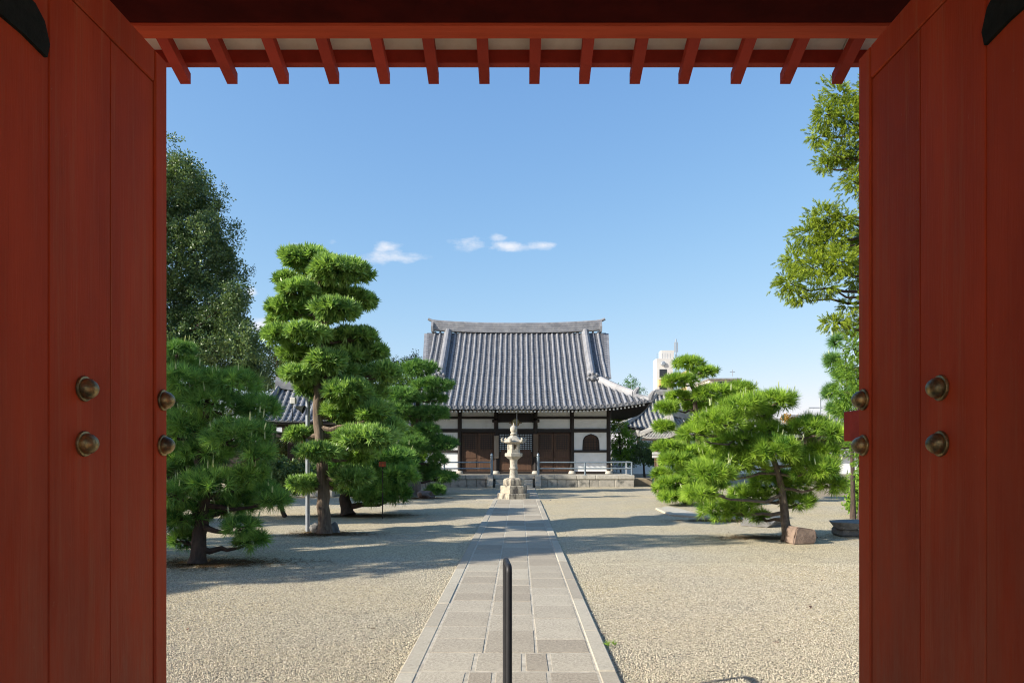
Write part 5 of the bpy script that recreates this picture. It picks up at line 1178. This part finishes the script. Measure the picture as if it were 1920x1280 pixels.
# utility poles far right
for i, (px, d_, top) in enumerate(((1538, 95, 745), (1510, 120, 770))):
    x = bx(d_, px); r = root('utility_pole', (x, d_, 0), 'distant %s power pole seen between the right pines' % ('taller', 'shorter')[i], 'utility pole', 'distant power poles'); MB().tube([(x, d_, 0), (x, d_, zz_(d_, top))], .13, 6).build('pole', M['galv'], r)
    MB().tube([(x - 1.6, d_, zz_(d_, top + 19)), (x + .3, d_, zz_(d_, top + 19))], .07, 5).build('crossarm', M['galv'], r)

# needle litter under the trees
def litter(label, c, rx, ry, seed):
    r = np.random.default_rng(seed); n = int(5200 * rx * ry ** .5); a = r.uniform(0, 6.283, n); q_ = np.abs(r.normal(0, .52, n)) * (1 + .25 * np.sin(3 * a + seed) + .15 * np.sin(7 * a))
    x, y = rx * np.cos(a) * q_, ry * np.sin(a) * q_; t = r.uniform(0, 6.283, n); L_ = r.uniform(.05, .13, n); w = r.uniform(.004, .012, n); z = r.uniform(.004, .02, n)
    dx, dy = np.cos(t), np.sin(t); A = np.stack([x - dy * w, y + dx * w, z], 1); B = np.stack([x + dy * w, y - dx * w, z], 1); C = np.stack([x + dx * L_, y + dy * L_, z + r.uniform(-.003, .012, n)], 1)
    V = np.stack([A, B, C], 1).reshape(-1, 3); o = link('needle_litter', raw_mesh('needle_litter', V, np.arange(3 * n).reshape(-1, 3), M['litter'], False, np.repeat(r.uniform(0, 1, n), 3)), None, c)
    return tag(o, label, 'litter', kind='stuff')
litter('brown needle litter around the near left pine trunk', G(400, 1056), 1.1, .55, 1); litter('brown needle litter around the tall tree', G(610, 1001), .95, .5, 2); litter('brown needle litter left of the right pine trunk', G(1440, 1008), 1.05, .38, 3)
litter('brown needle litter under the low branch of the right pine', G(1345, 976), 1.1, .42, 4); litter('brown needle litter under the low dark pine', G(680, 967), 1.6, .6, 5); litter('brown needle litter under the hall pine', G(780, 934), 1.5, .6, 6)
# fallen leaves on the gravel
Rl = random.Random(4); lv = MB().add([(-.03, 0, .012), (0, -.014, .02), (.032, 0, .016), (0, .015, .022)], [(0, 1, 2, 3)]).build('fallen_leaf', M['deadleaf']); lm = lv.data; first = True
for (px, py) in ((1222, 1041), (1455, 1207), (1518, 1182), (1520, 1140), (1512, 1026), (1540, 1090), (428, 1142), (453, 1102), (1133, 1190), (352, 1182), (700, 1180), (1280, 1130)):
    o = lv if first else link('fallen_leaf', lm); first = False; c = G(px, py); o.location = c; o.rotation_euler = (Rl.uniform(-.2, .2), Rl.uniform(-.2, .2), Rl.uniform(0, 6)); o.scale = [Rl.uniform(.7, 1.2)] * 3
    tag(o, 'small dry leaf lying on the sunlit gravel', 'leaf', 'fallen leaves on the gravel')
# tuft of weeds by the right kerb
c = G(1144, 1212); tag(link('weed', raw_mesh('weed', *[x for x in blob((0, 0, .01), (.05, .05, .02), 10, rng, [needle_tuft(8, .05, .006, (5, 70), 90)], 1.0, 0)[:2]], M['shrub'], False, np.full(240, .8)), None, c), 'small green weed beside the right kerb of the path', 'weed')
